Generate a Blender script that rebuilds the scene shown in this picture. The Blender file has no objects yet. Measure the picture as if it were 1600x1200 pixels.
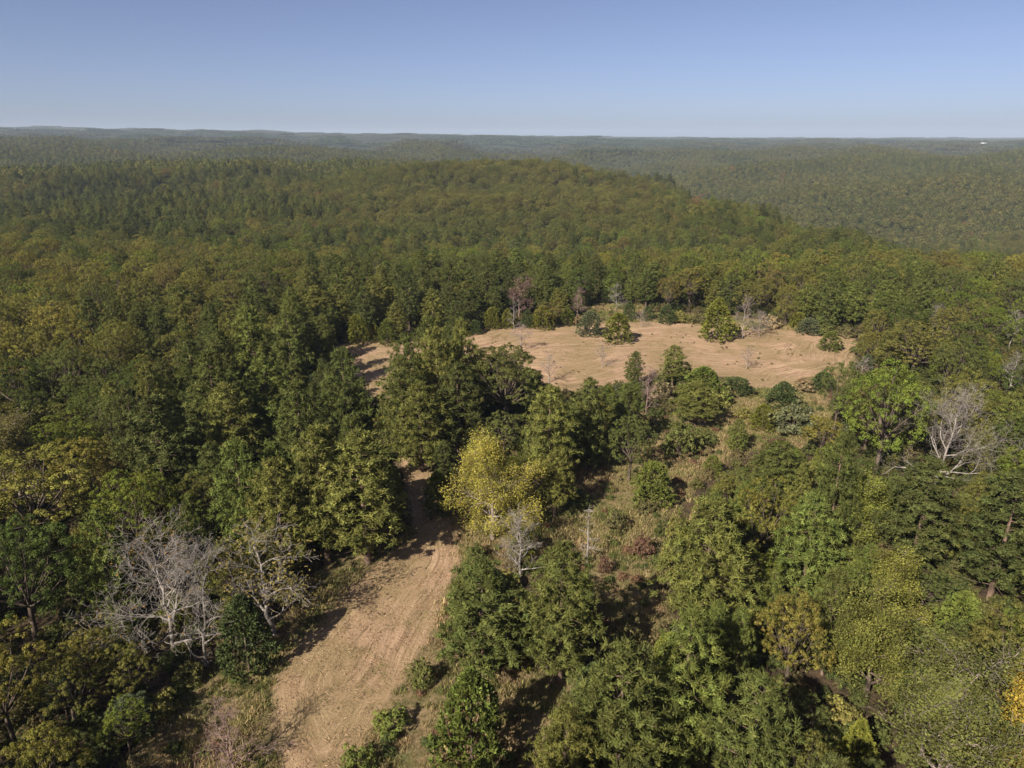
import bpy, math, random
import numpy as np
from mathutils import Vector

random.seed(7)
RNG = np.random.default_rng(7)
D = bpy.data
scene = bpy.context.scene
COL = scene.collection
R = math.radians

# ------------------------------------------------------------------ camera
CAM_H = 50.0
FPX = 1110.0            # focal length in photo pixels (photo 1600 wide)
PITCH = R(19.04)
cam_d = D.cameras.new('camera')
cam_d.sensor_fit = 'HORIZONTAL'
cam_d.angle = 2 * math.atan(800 / FPX)
cam_d.clip_start = 0.5
cam_d.clip_end = 40000
cam = D.objects.new('camera', cam_d)
COL.objects.link(cam)
cam.location = (0, 0, CAM_H)
cam.rotation_euler = (math.pi / 2 - PITCH, 0, 0)
scene.camera = cam

# ------------------------------------------------------------------ light
SUN_ELEV = R(36)
SHADOW = (0.61, 0.79)   # direction shadows fall on the ground
w = D.worlds.new('World')
scene.world = w
w.use_nodes = True
wn = w.node_tree
wn.nodes.clear()
sky = wn.nodes.new('ShaderNodeTexSky')
sky.sky_type = 'NISHITA'
sky.sun_disc = False
sky.sun_elevation = SUN_ELEV
sky.sun_rotation = math.atan2(-SHADOW[0], -SHADOW[1])
sky.altitude = 1000
sky.air_density = 0.62
sky.dust_density = 2.4
sky.ozone_density = 6.0
bg = wn.nodes.new('ShaderNodeBackground')
bg.inputs['Strength'].default_value = 0.060
wo = wn.nodes.new('ShaderNodeOutputWorld')
tn_ = wn.nodes.new('ShaderNodeMix'); tn_.data_type = 'RGBA'; tn_.blend_type = 'MULTIPLY'; tn_.inputs[0].default_value = 1
tn_.inputs[7].default_value = (1.22, .985, .94, 1)
wn.links.new(sky.outputs[0], tn_.inputs[6])
hs_ = wn.nodes.new('ShaderNodeHueSaturation'); hs_.inputs['Saturation'].default_value = .90
wn.links.new(tn_.outputs[2], hs_.inputs['Color'])
wn.links.new(hs_.outputs[0], bg.inputs[0])
wn.links.new(bg.outputs[0], wo.inputs[0])

sun_d = D.lights.new('sun', 'SUN')
sun_d.energy = 4.6
sun_d.angle = R(0.53)
sun_d.color = (1.0, 0.93, 0.80)
sun = D.objects.new('sun', sun_d)
COL.objects.link(sun)
sd = Vector((SHADOW[0] * math.cos(SUN_ELEV), SHADOW[1] * math.cos(SUN_ELEV), -math.sin(SUN_ELEV)))
sun.rotation_euler = sd.to_track_quat('-Z', 'Y').to_euler()
sun.location = (-60, -80, 120)

scene.view_settings.view_transform = 'Standard'
scene.view_settings.look = 'None'
scene.view_settings.exposure = 0.98
scene.view_settings.gamma = 1.0
scene.view_settings.use_curve_mapping = False
scene.render.engine = 'CYCLES'
cy = scene.cycles
cy.max_bounces = 5
cy.diffuse_bounces = 2
cy.glossy_bounces = 1
cy.transmission_bounces = 3
cy.volume_bounces = 1
cy.transparent_max_bounces = 4
cy.use_denoising = True
cy.denoiser = 'OPENIMAGEDENOISE'
cy.denoising_prefilter = 'ACCURATE'
cy.denoising_input_passes = 'RGB_ALBEDO_NORMAL'
cy.caustics_reflective = False
cy.caustics_refractive = False


# ------------------------------------------------------------------ noise
def _hash(ix, iy, seed):
    n = (ix.astype(np.int64) * 374761393 + iy.astype(np.int64) * 668265263 + seed * 1442695041) & 0xFFFFFFFF
    n = ((n ^ (n >> 13)) * 1274126177) & 0xFFFFFFFF
    n = (n ^ (n >> 16)) & 0xFFFFFF
    return n / float(0xFFFFFF)


def vnoise(x, y, seed=0):
    x = np.asarray(x, float); y = np.asarray(y, float)
    ix = np.floor(x); iy = np.floor(y)
    fx = x - ix; fy = y - iy
    fx = fx * fx * (3 - 2 * fx); fy = fy * fy * (3 - 2 * fy)
    a = _hash(ix, iy, seed); b = _hash(ix + 1, iy, seed)
    c = _hash(ix, iy + 1, seed); d = _hash(ix + 1, iy + 1, seed)
    return (a * (1 - fx) + b * fx) * (1 - fy) + (c * (1 - fx) + d * fx) * fy * 1.0


def fbm(x, y, seed=0, octaves=4):
    s = 0; amp = 1; tot = 0
    for o in range(octaves):
        s = s + amp * (vnoise(x * 2 ** o, y * 2 ** o, seed + o * 17) - .5) * 2
        tot += amp; amp *= .5
    return s / tot


# ------------------------------------------------------------------ terrain heights
AZ = np.array([-.8, -.4, -.18, .05, .2, .3, .45, .6, .8])
YS = np.array([0, 235, 300, 380, 480, 600, 750, 950, 1250, 1700, 2300, 3200, 4500, 6500, 9500])
HT = np.array([
    # Y:  0    235  300  380  480  600  750  950 1250 1700 2300 3200 4500 6500 9500
    [0.0, 0, -4, -8, -8, -4, 0, 2, 2, 6, 14, 40, 92, 150, 150],
    [0.0, 0, -6, -12, -12, -6, 0, 2, 0, 2, 8, 24, 58, 100, 105],
    [0.0, 0, -9, -17, -14, -2, 7, 3, -10, -14, -2, 12, 40, 66, 80],
    [0.0, 0, -10, -20, -16, -2, 8, -12, -34, -38, -26, 0, 24, 46, 60],
    [0.0, 0, -9, -19, -15, -2, -2, -40, -52, -42, -28, -10, 12, 34, 46],
    [0.0, 0, -8, -15, -8, -9, -52, -60, -42, -30, -20, -8, 6, 28, 40],
    [0.0, 0, -7, -10, -24, -66, -80, -54, -28, -17, -13, -6, 6, 28, 38],
    [0.0, 0, -7, -26, -60, -74, -64, -42, -24, -16, -12, -4, 6, 28, 38],
    [0.0, 0, -9, -40, -66, -70, -56, -38, -22, -14, -10, -4, 8, 28, 38],
])


def height(X, Y):
    X = np.asarray(X, float); Y = np.asarray(Y, float)
    Yc = np.clip(Y, 1, 9499)
    a = np.clip(X / np.maximum(Yc, 60), -.8, .7999)
    ia = np.clip(np.searchsorted(AZ, a, side='right') - 1, 0, len(AZ) - 2)
    iy = np.clip(np.searchsorted(YS, Yc, side='right') - 1, 0, len(YS) - 2)
    ta = (a - AZ[ia]) / (AZ[ia + 1] - AZ[ia])
    ty = (Yc - YS[iy]) / (YS[iy + 1] - YS[iy])
    ta = ta * ta * (3 - 2 * ta); ty = ty * ty * (3 - 2 * ty)
    z = (HT[ia, iy] * (1 - ta) + HT[ia + 1, iy] * ta) * (1 - ty) + (HT[ia, iy + 1] * (1 - ta) + HT[ia + 1, iy + 1] * ta) * ty
    r = np.hypot(X, Y)
    k1 = np.clip((r - 280) / 420, 0, 1)
    k2 = np.clip((r - 700) / 1500, 0, 1)
    z = z + fbm(X / 210, Y / 210, 3, 3) * 19 * k1
    rid = 1 - np.abs(fbm(X / 620, Y / 620, 11, 4)) * 2.6
    z = z + (rid - .35) * 44 * k2 * np.clip(1 - (r - 4500) / 3000, .35, 1)
    z = z + 22 * np.exp(-((X - 2060) ** 2 + (Y - 3330) ** 2) / 2 / 190 ** 2)
    z = z + fbm(X / 30, Y / 30, 5, 2) * .25
    return z


CP, SP = math.cos(PITCH), math.sin(PITCH)


def project(X, Y, Z):
    """world -> photo pixel (1600 x 1200)"""
    dz = CAM_H - Z
    f = Y * CP + dz * SP
    d = dz * CP - Y * SP
    f = np.maximum(f, 1e-3)
    return 800 + X / f * FPX, 600 + d / f * FPX


def ground(px, py):
    """where the line of sight through a photo pixel meets the near, almost level ground"""
    d = (py - 600) / FPX; a = (px - 800) / FPX
    fw = CP - d * SP; dn = SP + d * CP
    t = CAM_H / dn
    for _ in range(3):
        t = (CAM_H - float(height(a * t, fw * t))) / dn
    return a * t, fw * t


def in_poly(P, x, y):
    x = np.asarray(x); y = np.asarray(y)
    c = np.zeros(x.shape, bool)
    n = len(P)
    for i in range(n):
        x1, y1 = P[i]; x2, y2 = P[(i + 1) % n]
        if y1 == y2: continue
        c ^= ((y1 > y) != (y2 > y)) & (x < (x2 - x1) * (y - y1) / (y2 - y1) + x1)
    return c


def sdf(polys, x, y):
    """signed distance, positive inside the union of the polygons"""
    best = np.full(x.shape, -1e9)
    for P in polys:
        dmin = np.full(x.shape, 1e18)
        n = len(P)
        for i in range(n):
            ax, ay = P[i]; bx, by = P[(i + 1) % n]
            vx, vy = bx - ax, by - ay
            t = np.clip(((x - ax) * vx + (y - ay) * vy) / (vx * vx + vy * vy + 1e-9), 0, 1)
            dmin = np.minimum(dmin, (x - ax - t * vx) ** 2 + (y - ay - t * vy) ** 2)
        s = np.sqrt(dmin)
        s = np.where(in_poly(P, x, y), s, -s)
        best = np.maximum(best, s)
    return best


# outlines of the clearings in the photo, laid on the ground
MOW_IMG = [
    [(446, 1240), (428, 1130), (425, 1075), (458, 1008), (503, 965), (583, 883), (638, 845), (656, 822), (664, 810), (667, 780), (690, 802), (706, 815),
     (719, 840), (721, 879), (702, 929), (676, 983), (640, 1050), (606, 1100), (577, 1150), (545, 1240)],
    [(648, 830), (640, 780), (628, 730), (604, 680), (578, 640), (566, 600), (556, 570), (620, 570), (622, 610), (640, 660), (664, 700), (676, 745), (684, 812)],
    [(522, 542), (560, 531), (617, 535), (690, 531), (732, 526), (767, 514), (833, 510), (867, 505), (905, 508), (960, 504), (1049, 503), (1090, 508), (1150, 520),
     (1199, 511), (1262, 519), (1338, 526), (1336, 550), (1326, 574), (1290, 584), (1244, 594), (1225, 606), (1180, 608), (1140, 590), (1080, 585), (1040, 583), (975, 600), (880, 616),
     (840, 600), (700, 610), (600, 618), (560, 600), (540, 575)],
]
BRUSH_IMG = [
    [(690, 835), (720, 800), (850, 800), (890, 735), (930, 690), (1000, 690), (1060, 640), (1100, 610), (1140, 588), (1240, 596), (1310, 578), (1330, 560), (1310, 615), (1260, 700), (1200, 700), (1150, 705), (1100, 735),
     (1055, 785), (1020, 830), (1010, 900), (1030, 960), (1010, 1010), (950, 1010), (930, 960), (900, 890), (830, 870), (730, 905), (720, 870)],
    [(180, 1240), (290, 1090), (370, 1030), (460, 960), (520, 880), (590, 860), (650, 835), (500, 1020), (430, 1100), (440, 1240)],
    [(705, 850), (740, 880), (700, 1000), (760, 1060), (880, 1050), (960, 1060), (900, 1120), (830, 1180), (820, 1240), (540, 1240), (580, 1130), (660, 1000)],
    [(860, 508), (900, 490), (935, 476), (1000, 478), (1020, 492), (1140, 496), (1250, 510), (1340, 526), (1150, 521), (1000, 508)],
    [(640, 690), (700, 700), (720, 730), (690, 760), (660, 740)],
]
MOW = [[ground(*p) for p in P] for P in MOW_IMG]
BRUSH = [[ground(*p) for p in P] for P in BRUSH_IMG]

# ------------------------------------------------------------------ material helpers
MATS = {}


def new_mat(name):
    m = D.materials.new(name); m.use_nodes = True
    m.node_tree.nodes.clear()
    return m, m.node_tree.nodes, m.node_tree.links


def leaf_mat(name, hue_jit=.02, trans=.28, rough=.7, spec=.07):
    m, N, L = new_mat(name)
    at = N.new('ShaderNodeAttribute'); at.attribute_type = 'INSTANCER'; at.attribute_name = 'tint'
    av = N.new('ShaderNodeAttribute'); av.attribute_type = 'GEOMETRY'; av.attribute_name = 'var'
    geo = N.new('ShaderNodeNewGeometry')
    mr = N.new('ShaderNodeMapRange'); mr.inputs['From Min'].default_value = 0; mr.inputs['From Max'].default_value = 1
    mr.inputs['To Min'].default_value = .62; mr.inputs['To Max'].default_value = 1.42
    L.new(av.outputs['Fac'], mr.inputs['Value'])
    rp = N.new('ShaderNodeMapRange'); rp.inputs['To Min'].default_value = .72; rp.inputs['To Max'].default_value = 1.28
    L.new(geo.outputs['Random Per Island'], rp.inputs['Value'])
    mul = N.new('ShaderNodeMath'); mul.operation = 'MULTIPLY'
    L.new(mr.outputs[0], mul.inputs[0]); L.new(rp.outputs[0], mul.inputs[1])
    hs = N.new('ShaderNodeHueSaturation')
    hm = N.new('ShaderNodeMapRange'); hm.inputs['To Min'].default_value = .5 - hue_jit; hm.inputs['To Max'].default_value = .5 + hue_jit
    fr = N.new('ShaderNodeMath'); fr.operation = 'MULTIPLY'; fr.inputs[1].default_value = 7.31
    fr2 = N.new('ShaderNodeMath'); fr2.operation = 'FRACT'
    L.new(av.outputs['Fac'], fr.inputs[0]); L.new(fr.outputs[0], fr2.inputs[0]); L.new(fr2.outputs[0], hm.inputs['Value'])
    L.new(hm.outputs[0], hs.inputs['Hue']); L.new(mul.outputs[0], hs.inputs['Value']); L.new(at.outputs['Color'], hs.inputs['Color'])
    pr = N.new('ShaderNodeBsdfPrincipled'); pr.inputs['Roughness'].default_value = rough
    pr.inputs['Specular IOR Level'].default_value = spec
    L.new(hs.outputs[0], pr.inputs['Base Color'])
    tr = N.new('ShaderNodeBsdfTranslucent')
    tc = N.new('ShaderNodeMix'); tc.data_type = 'RGBA'; tc.blend_type = 'MULTIPLY'; tc.inputs[0].default_value = 1
    tc.inputs[7].default_value = (1.1, 1.15, .55, 1)
    L.new(hs.outputs[0], tc.inputs[6]); L.new(tc.outputs[2], tr.inputs['Color'])
    mx = N.new('ShaderNodeMixShader'); mx.inputs[0].default_value = trans
    L.new(pr.outputs[0], mx.inputs[1]); L.new(tr.outputs[0], mx.inputs[2])
    out = N.new('ShaderNodeOutputMaterial'); L.new(mx.outputs[0], out.inputs[0])
    return m


def bark_mat(name, c1, c2, scale=3.0):
    m, N, L = new_mat(name)
    tx = N.new('ShaderNodeTexCoord')
    mp = N.new('ShaderNodeMapping'); mp.inputs['Scale'].default_value = (1, 1, .25)
    nz = N.new('ShaderNodeTexNoise'); nz.inputs['Scale'].default_value = scale; nz.inputs['Detail'].default_value = 6
    L.new(tx.outputs['Object'], mp.inputs[0]); L.new(mp.outputs[0], nz.inputs['Vector'])
    cr = N.new('ShaderNodeValToRGB'); cr.color_ramp.elements[0].position = .35; cr.color_ramp.elements[1].position = .68
    cr.color_ramp.elements[0].color = (*c1, 1); cr.color_ramp.elements[1].color = (*c2, 1)
    L.new(nz.outputs[0], cr.inputs[0])
    pr = N.new('ShaderNodeBsdfPrincipled'); pr.inputs['Roughness'].default_value = .85; pr.inputs['Specular IOR Level'].default_value = .2
    L.new(cr.outputs[0], pr.inputs['Base Color'])
    bp = N.new('ShaderNodeBump'); bp.inputs['Strength'].default_value = .5; bp.inputs['Distance'].default_value = .05
    L.new(nz.outputs[0], bp.inputs['Height']); L.new(bp.outputs[0], pr.inputs['Normal'])
    out = N.new('ShaderNodeOutputMaterial'); L.new(pr.outputs[0], out.inputs[0])
    return m


M_PINE = leaf_mat('pine_needles', .012, .15)
M_OAK = leaf_mat('broad_leaves', .014, .30)
M_CEDAR = leaf_mat('cedar_sprays', .012, .12)
M_GRASS = leaf_mat('dry_grass_blades', .02, .3)
M_BARK = bark_mat('brown_bark', (.045, .032, .024), (.16, .12, .09))
M_PBARK = bark_mat('pine_bark', (.07, .045, .032), (.22, .15, .11))
M_GREY = bark_mat('bleached_bark', (.14, .118, .102), (.34, .30, .265))
M_TWIG = bark_mat('grey_twigs', (.17, .13, .115), (.33, .27, .235))
M_PINK = bark_mat('reddish_twigs', (.16, .10, .085), (.30, .205, .18))


def mix_rgb(N, L, fac, a, b):
    n = N.new('ShaderNodeMix'); n.data_type = 'RGBA'
    for sock, v in ((0, fac), (6, a), (7, b)):
        if isinstance(v, (tuple, list)): n.inputs[sock].default_value = (*v, 1)
        elif isinstance(v, (int, float)): n.inputs[sock].default_value = v
        else: L.new(v, n.inputs[sock])
    return n.outputs[2]


def ground_mat():
    m, N, L = new_mat('ground_cover')
    geo = N.new('ShaderNodeNewGeometry')
    pos = geo.outputs['Position']

    def noise(scale, detail=5, rough=.6, vec=None, dist=0):
        n = N.new('ShaderNodeTexNoise'); n.inputs['Scale'].default_value = scale; n.inputs['Detail'].default_value = detail
        n.inputs['Roughness'].default_value = rough; n.inputs['Distortion'].default_value = dist
        L.new(vec if vec is not None else pos, n.inputs['Vector'])
        return n.outputs[0]

    def mapr(v, a, b, c=0., d=1.):
        n = N.new('ShaderNodeMapRange'); n.interpolation_type = 'SMOOTHSTEP'
        for i, x in enumerate((a, b, c, d)): n.inputs[i + 1].default_value = x
        L.new(v, n.inputs[0]); return n.outputs[0]

    def math_(op, a, b):
        n = N.new('ShaderNodeMath'); n.operation = op
        for i, x in enumerate((a, b)):
            if isinstance(x, (int, float)): n.inputs[i].default_value = x
            else: L.new(x, n.inputs[i])
        return n.outputs[0]
    am = N.new('ShaderNodeAttribute'); am.attribute_name = 'mow'
    ab = N.new('ShaderNodeAttribute'); ab.attribute_name = 'brush'
    mow, brush = am.outputs['Fac'], ab.outputs['Fac']
    # mowing passes run parallel to the edge of the clearing
    sx = N.new('ShaderNodeSeparateXYZ'); L.new(pos, sx.inputs[0])
    wob = math_('MULTIPLY', math_('SUBTRACT', noise(.05, 2), .5), 5.0)
    across = math_('ADD', mow, wob)
    cb = N.new('ShaderNodeCombineXYZ')
    L.new(math_('MULTIPLY', sx.outputs[0], .10), cb.inputs[0]); L.new(math_('MULTIPLY', sx.outputs[1], .10), cb.inputs[1])
    L.new(math_('MULTIPLY', across, 1.5), cb.inputs[2])
    streak = noise(1.0, 6, .7, cb.outputs[0])
    cb2 = N.new('ShaderNodeCombineXYZ')
    L.new(math_('MULTIPLY', sx.outputs[0], .05), cb2.inputs[0]); L.new(math_('MULTIPLY', sx.outputs[1], .05), cb2.inputs[1])
    L.new(math_('MULTIPLY', across, .55), cb2.inputs[2])
    swath = noise(1.0, 3, .5, cb2.outputs[0])
    fine = noise(3.2, 8, .78)
    patch = noise(.09, 4, .6)
    straw = mix_rgb(N, L, mapr(streak, .40, .60), (.27, .172, .105), (.50, .335, .217))
    straw = mix_rgb(N, L, mapr(swath, .38, .62), straw, (.385, .252, .158))
    straw = mix_rgb(N, L, math_('MULTIPLY', mapr(fine, .5, .30), .36), straw, (.13, .085, .048))
    straw = mix_rgb(N, L, math_('MULTIPLY', mapr(patch, .60, .42), .5), straw, (.20, .16, .065))
    straw = mix_rgb(N, L, math_('MULTIPLY', mapr(noise(.16, 5, .7), .60, .74), .6), straw, (.15, .135, .05))
    cb3 = N.new('ShaderNodeCombineXYZ')
    L.new(math_('MULTIPLY', sx.outputs[0], .14), cb3.inputs[0]); L.new(math_('MULTIPLY', sx.outputs[1], .14), cb3.inputs[1])
    L.new(math_('MULTIPLY', across, 3.4), cb3.inputs[2])
    thin = noise(1.0, 5, .75, cb3.outputs[0])
    straw = mix_rgb(N, L, math_('MULTIPLY', mapr(thin, .46, .34), .75), straw, (.135, .10, .048))
    straw = mix_rgb(N, L, math_('MULTIPLY', mapr(thin, .56, .68), .45), straw, (.56, .39, .26))
    rut = mapr(streak, .40, .30)
    straw = mix_rgb(N, L, math_('MULTIPLY', rut, .6), straw, (.105, .078, .035))
    # rough grass
    g1 = noise(.55, 8, .72); g2 = noise(.12, 5, .65)
    rough = mix_rgb(N, L, mapr(g1, .36, .64), (.125, .105, .045), (.29, .205, .115))
    rough = mix_rgb(N, L, math_('MULTIPLY', mapr(g2, .50, .66), .8), rough, (.085, .10, .032))
    rough = mix_rgb(N, L, math_('MULTIPLY', mapr(noise(.2, 4, .6), .62, .74), .6), rough, (.17, .075, .045))
    # leaf litter under the trees
    lit = mix_rgb(N, L, mapr(noise(.8, 8, .75), .35, .65), (.035, .028, .018), (.11, .075, .045))
    far = mix_rgb(N, L, mapr(noise(.05, 6, .7), .35, .65), (.03, .04, .016), (.06, .06, .025))
    ln = N.new('ShaderNodeVectorMath'); ln.operation = 'LENGTH'; L.new(pos, ln.inputs[0])
    lit = mix_rgb(N, L, mapr(ln.outputs['Value'], 260, 420), lit, far)
    edge = math_('MULTIPLY', math_('SUBTRACT', noise(.5, 6, .7), .5), 3.2)
    fb = mapr(math_('ADD', brush, math_('MULTIPLY', edge, 1.6)), -1.8, .8)
    fm = mapr(math_('ADD', mow, edge), -.5, .5)
    c = mix_rgb(N, L, fb, lit, rough)
    c = mix_rgb(N, L, fm, c, straw)
    pr = N.new('ShaderNodeBsdfPrincipled'); pr.inputs['Roughness'].default_value = .95; pr.inputs['Specular IOR Level'].default_value = .08
    L.new(c, pr.inputs['Base Color'])
    bp = N.new('ShaderNodeBump'); bp.inputs['Strength'].default_value = .9; bp.inputs['Distance'].default_value = .22
    hh = math_('ADD', math_('MULTIPLY', streak, .8), fine)
    L.new(hh, bp.inputs['Height']); L.new(bp.outputs[0], pr.inputs['Normal'])
    out = N.new('ShaderNodeOutputMaterial'); L.new(pr.outputs[0], out.inputs[0])
    return m


M_GROUND = ground_mat()


# ------------------------------------------------------------------ mesh helpers
def mesh_from(name, V, F, mat, var=None, extra=None, smooth=False):
    """V (n,3), F (m,k) all faces with k corners"""
    V = np.ascontiguousarray(V, np.float32); F = np.ascontiguousarray(F, np.int32)
    me = D.meshes.new(name)
    me.vertices.add(len(V)); me.vertices.foreach_set('co', V.ravel())
    k = F.shape[1]
    me.loops.add(F.size); me.loops.foreach_set('vertex_index', F.ravel())
    me.polygons.add(len(F))
    me.polygons.foreach_set('loop_start', np.arange(0, F.size, k, dtype=np.int32))
    me.polygons.foreach_set('loop_total', np.full(len(F), k, np.int32))
    if smooth: me.polygons.foreach_set('use_smooth', np.ones(len(F), bool))
    me.update(calc_edges=True)
    if var is not None:
        a = me.attributes.new('var', 'FLOAT', 'POINT'); a.data.foreach_set('value', np.ascontiguousarray(var, np.float32))
    for nm, val in (extra or {}).items():
        a = me.attributes.new(nm, 'FLOAT', 'POINT'); a.data.foreach_set('value', np.ascontiguousarray(val, np.float32))
    me.materials.append(mat)
    return me


def unit(v):
    return v / np.maximum(np.linalg.norm(v, axis=-1, keepdims=True), 1e-9)


def rand_dirs(rng, n):
    return unit(rng.normal(size=(n, 3)))


def leaves(rng, C, Nn, size, aspect=.62, tri=False):
    """kite leaves (or needle triangles) centred on C with normals Nn"""
    n = len(C)
    t = unit(np.cross(Nn, rand_dirs(rng, n))); b = np.cross(Nn, t)
    s = np.asarray(size).reshape(-1, 1) * np.ones((n, 1))
    p0 = C - t * s * .5; p2 = C + t * s * .5
    p1 = C + b * s * aspect * .5; p3 = C - b * s * aspect * .5
    lift = Nn * s * .12
    V = np.stack([p0 - lift, p1, p2 - lift, p3], 1).reshape(-1, 3)
    F = np.arange(4 * n).reshape(n, 4)
    return V, F


def spikes(rng, base, tip, width):
    n = len(base)
    d = unit(tip - base)
    side = unit(np.cross(d, rand_dirs(rng, n))) * np.asarray(width).reshape(-1, 1) * .5
    V = np.stack([base - side, base + side, tip + side * .45, tip - side * .45], 1).reshape(-1, 3)
    return V, np.arange(4 * n).reshape(n, 4)


def puff_cloud(rng, centres, rho, n_each, leaf, outward=None, up=.25, aspect=.62, tight=.6):
    """leaf clumps: every centre gets n_each leaves facing outward from the clump"""
    m = len(centres)
    rho = np.asarray(rho) * np.ones(m)
    d = rand_dirs(rng, m * n_each)
    if outward is not None:
        d = unit(d + np.repeat(outward, n_each, 0) * .55 + np.array([0, 0, up]))
    C = np.repeat(centres, n_each, 0) + d * np.repeat(rho, n_each)[:, None] * rng.uniform(.55, 1.05, (m * n_each, 1)) * np.array([1, 1, .8])
    Nn = unit(d * tight * 1.3 + rand_dirs(rng, m * n_each) * .42 + np.array([0, 0, .15]))
    V, F = leaves(rng, C, Nn, leaf * rng.uniform(.7, 1.3, m * n_each), aspect)
    var = np.repeat(rng.uniform(0, 1, m), n_each * 4)
    return V, F, var


def pine_crown(seed, h=15.0, r=3.5, clear=.16, dens=1.0, needle=.065):
    rng = np.random.default_rng(seed)
    cs = []; out = []
    nw = int(17 * h / 15)
    for i in range(nw):
        t = clear + (1 - clear) * (i + .3) / nw
        z0 = h * t
        u = (t - clear) / (1 - clear)
        R0 = r * min(1, (u + .10) / .28) ** .6 * (1 - u ** 2.3) ** .62 + .12
        nb = 6 + int(4 * R0 / r) if R0 > .8 else 4
        a0 = rng.uniform(0, 6.28)
        for b in range(nb):
            a = a0 + b * 6.283 / nb + rng.normal() * .22
            Rb = R0 * rng.uniform(.58, 1.18)
            k = max(2, int(Rb / .62 * dens))
            for j in range(k):
                f = .30 + .70 * (j + rng.uniform(.2, 1)) / k
                q = np.array([math.cos(a), math.sin(a), 0])
                sidev = np.array([-math.sin(a), math.cos(a), 0]) * rng.normal() * .17 * Rb * f
                p = q * Rb * f + sidev
                p[2] = z0 + rng.normal() * .12 + (f ** 2) * (.10 + .25 * u) * Rb - .10 * Rb * f
                cs.append(p); out.append(q)
    for _ in range(5):
        cs.append(np.array([rng.normal() * .16, rng.normal() * .16, h - rng.uniform(0, .7)])); out.append(np.array([0, 0, 1.]))
    cs = np.array(cs); out = np.array(out)
    m = len(cs); ne = 18; nk = 25
    vv = rng.uniform(0, 1, m)
    od = np.repeat(out, ne, 0)
    d = unit(rand_dirs(rng, m * ne) + od * .45 + np.array([0, 0, .5]))
    base = np.repeat(cs, ne, 0) + d * .05
    L_ = rng.uniform(.32, .62, (m * ne, 1)) * (r / 3.5) ** .5
    V, F = spikes(rng, base, base + d * L_, needle * rng.uniform(.8, 1.4, m * ne))
    od = np.repeat(out, nk, 0)
    d = unit(rand_dirs(rng, m * nk) + od * .7 + np.array([0, 0, .45]))
    C = np.repeat(cs, nk, 0) + d * rng.uniform(.16, .38, (m * nk, 1)) * (r / 3.5) ** .5
    V2, F2 = leaves(rng, C, unit(d + np.array([0, 0, .3]) + rand_dirs(rng, m * nk) * .35), rng.uniform(.14, .25, m * nk), .62)
    F = np.concatenate([F, F2 + len(V)]); V = np.concatenate([V, V2])
    var = np.concatenate([np.repeat(vv, ne * 4), np.repeat(vv, nk * 4)])
    return mesh_from('pine_crown', V, F, M_PINE, var)


def tubes(name, segs, mat):
    """segs: list of (p0, p1, r0, r1, sides)"""
    Vs = []; Fs = []; off = 0
    by = {}
    for s in segs: by.setdefault(s[4], []).append(s)
    for k, ss in by.items():
        P0 = np.array([s[0] for s in ss]); P1 = np.array([s[1] for s in ss])
        r0 = np.array([s[2] for s in ss])[:, None, None]; r1 = np.array([s[3] for s in ss])[:, None, None]
        d = unit(P1 - P0)
        ref = np.where(np.abs(d[:, 2:3]) > .9, np.array([[1., 0, 0]]), np.array([[0, 0, 1.]]))
        t = unit(np.cross(d, ref)); b = np.cross(d, t)
        an = np.arange(k) * 2 * math.pi / k
        ring = t[:, None, :] * np.cos(an)[None, :, None] + b[:, None, :] * np.sin(an)[None, :, None]
        A = P0[:, None, :] + ring * r0; B = P1[:, None, :] + ring * r1 + (d * .3)[:, None, :] * r1
        V = np.concatenate([A, B], 1).reshape(-1, 3)
        n = len(ss)
        i = np.arange(k); j = (i + 1) % k
        f = np.stack([i, j, j + k, i + k], 1)
        F = (f[None] + (np.arange(n) * 2 * k)[:, None, None]).reshape(-1, 4) + off
        Vs.append(V); Fs.append(F); off += len(V)
    return mesh_from(name, np.concatenate(Vs), np.concatenate(Fs), mat, smooth=True)


def pine_trunk(seed, h=15.0, r=3.5, clear=.16):
    rng = random.Random(seed)
    segs = []
    n = 8
    p = np.array([0, 0, -.3]); lean = np.array([rng.uniform(-.02, .02), rng.uniform(-.02, .02), 0])
    for i in range(n):
        q = np.array([0, 0, (i + 1) / n * h * .97]) + lean * (i + 1) + np.array([rng.uniform(-.03, .03), rng.uniform(-.03, .03), 0])
        r0 = .22 * (1 - i / n) + .03; r1 = .22 * (1 - (i + 1) / n) + .03
        if i == 0: r0 = .30
        segs.append((p, q, r0, r1, 7)); p = q
    for i in range(34):
        t = rng.uniform(clear * .7, .93); a = rng.uniform(0, 6.28)
        u = max(0, (t - clear) / (1 - clear))
        Rb = r * (1 - u ** 1.7) ** .7 * .8
        z = t * h
        m1 = np.array([math.cos(a) * Rb * .5, math.sin(a) * Rb * .5, z - .02 * Rb])
        m2 = np.array([math.cos(a) * Rb, math.sin(a) * Rb, z + .12 * Rb])
        segs.append((np.array([0, 0, z - .1]), m1, .055, .035, 4)); segs.append((m1, m2, .035, .012, 4))
    return tubes('pine_trunk', segs, M_PBARK)


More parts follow.
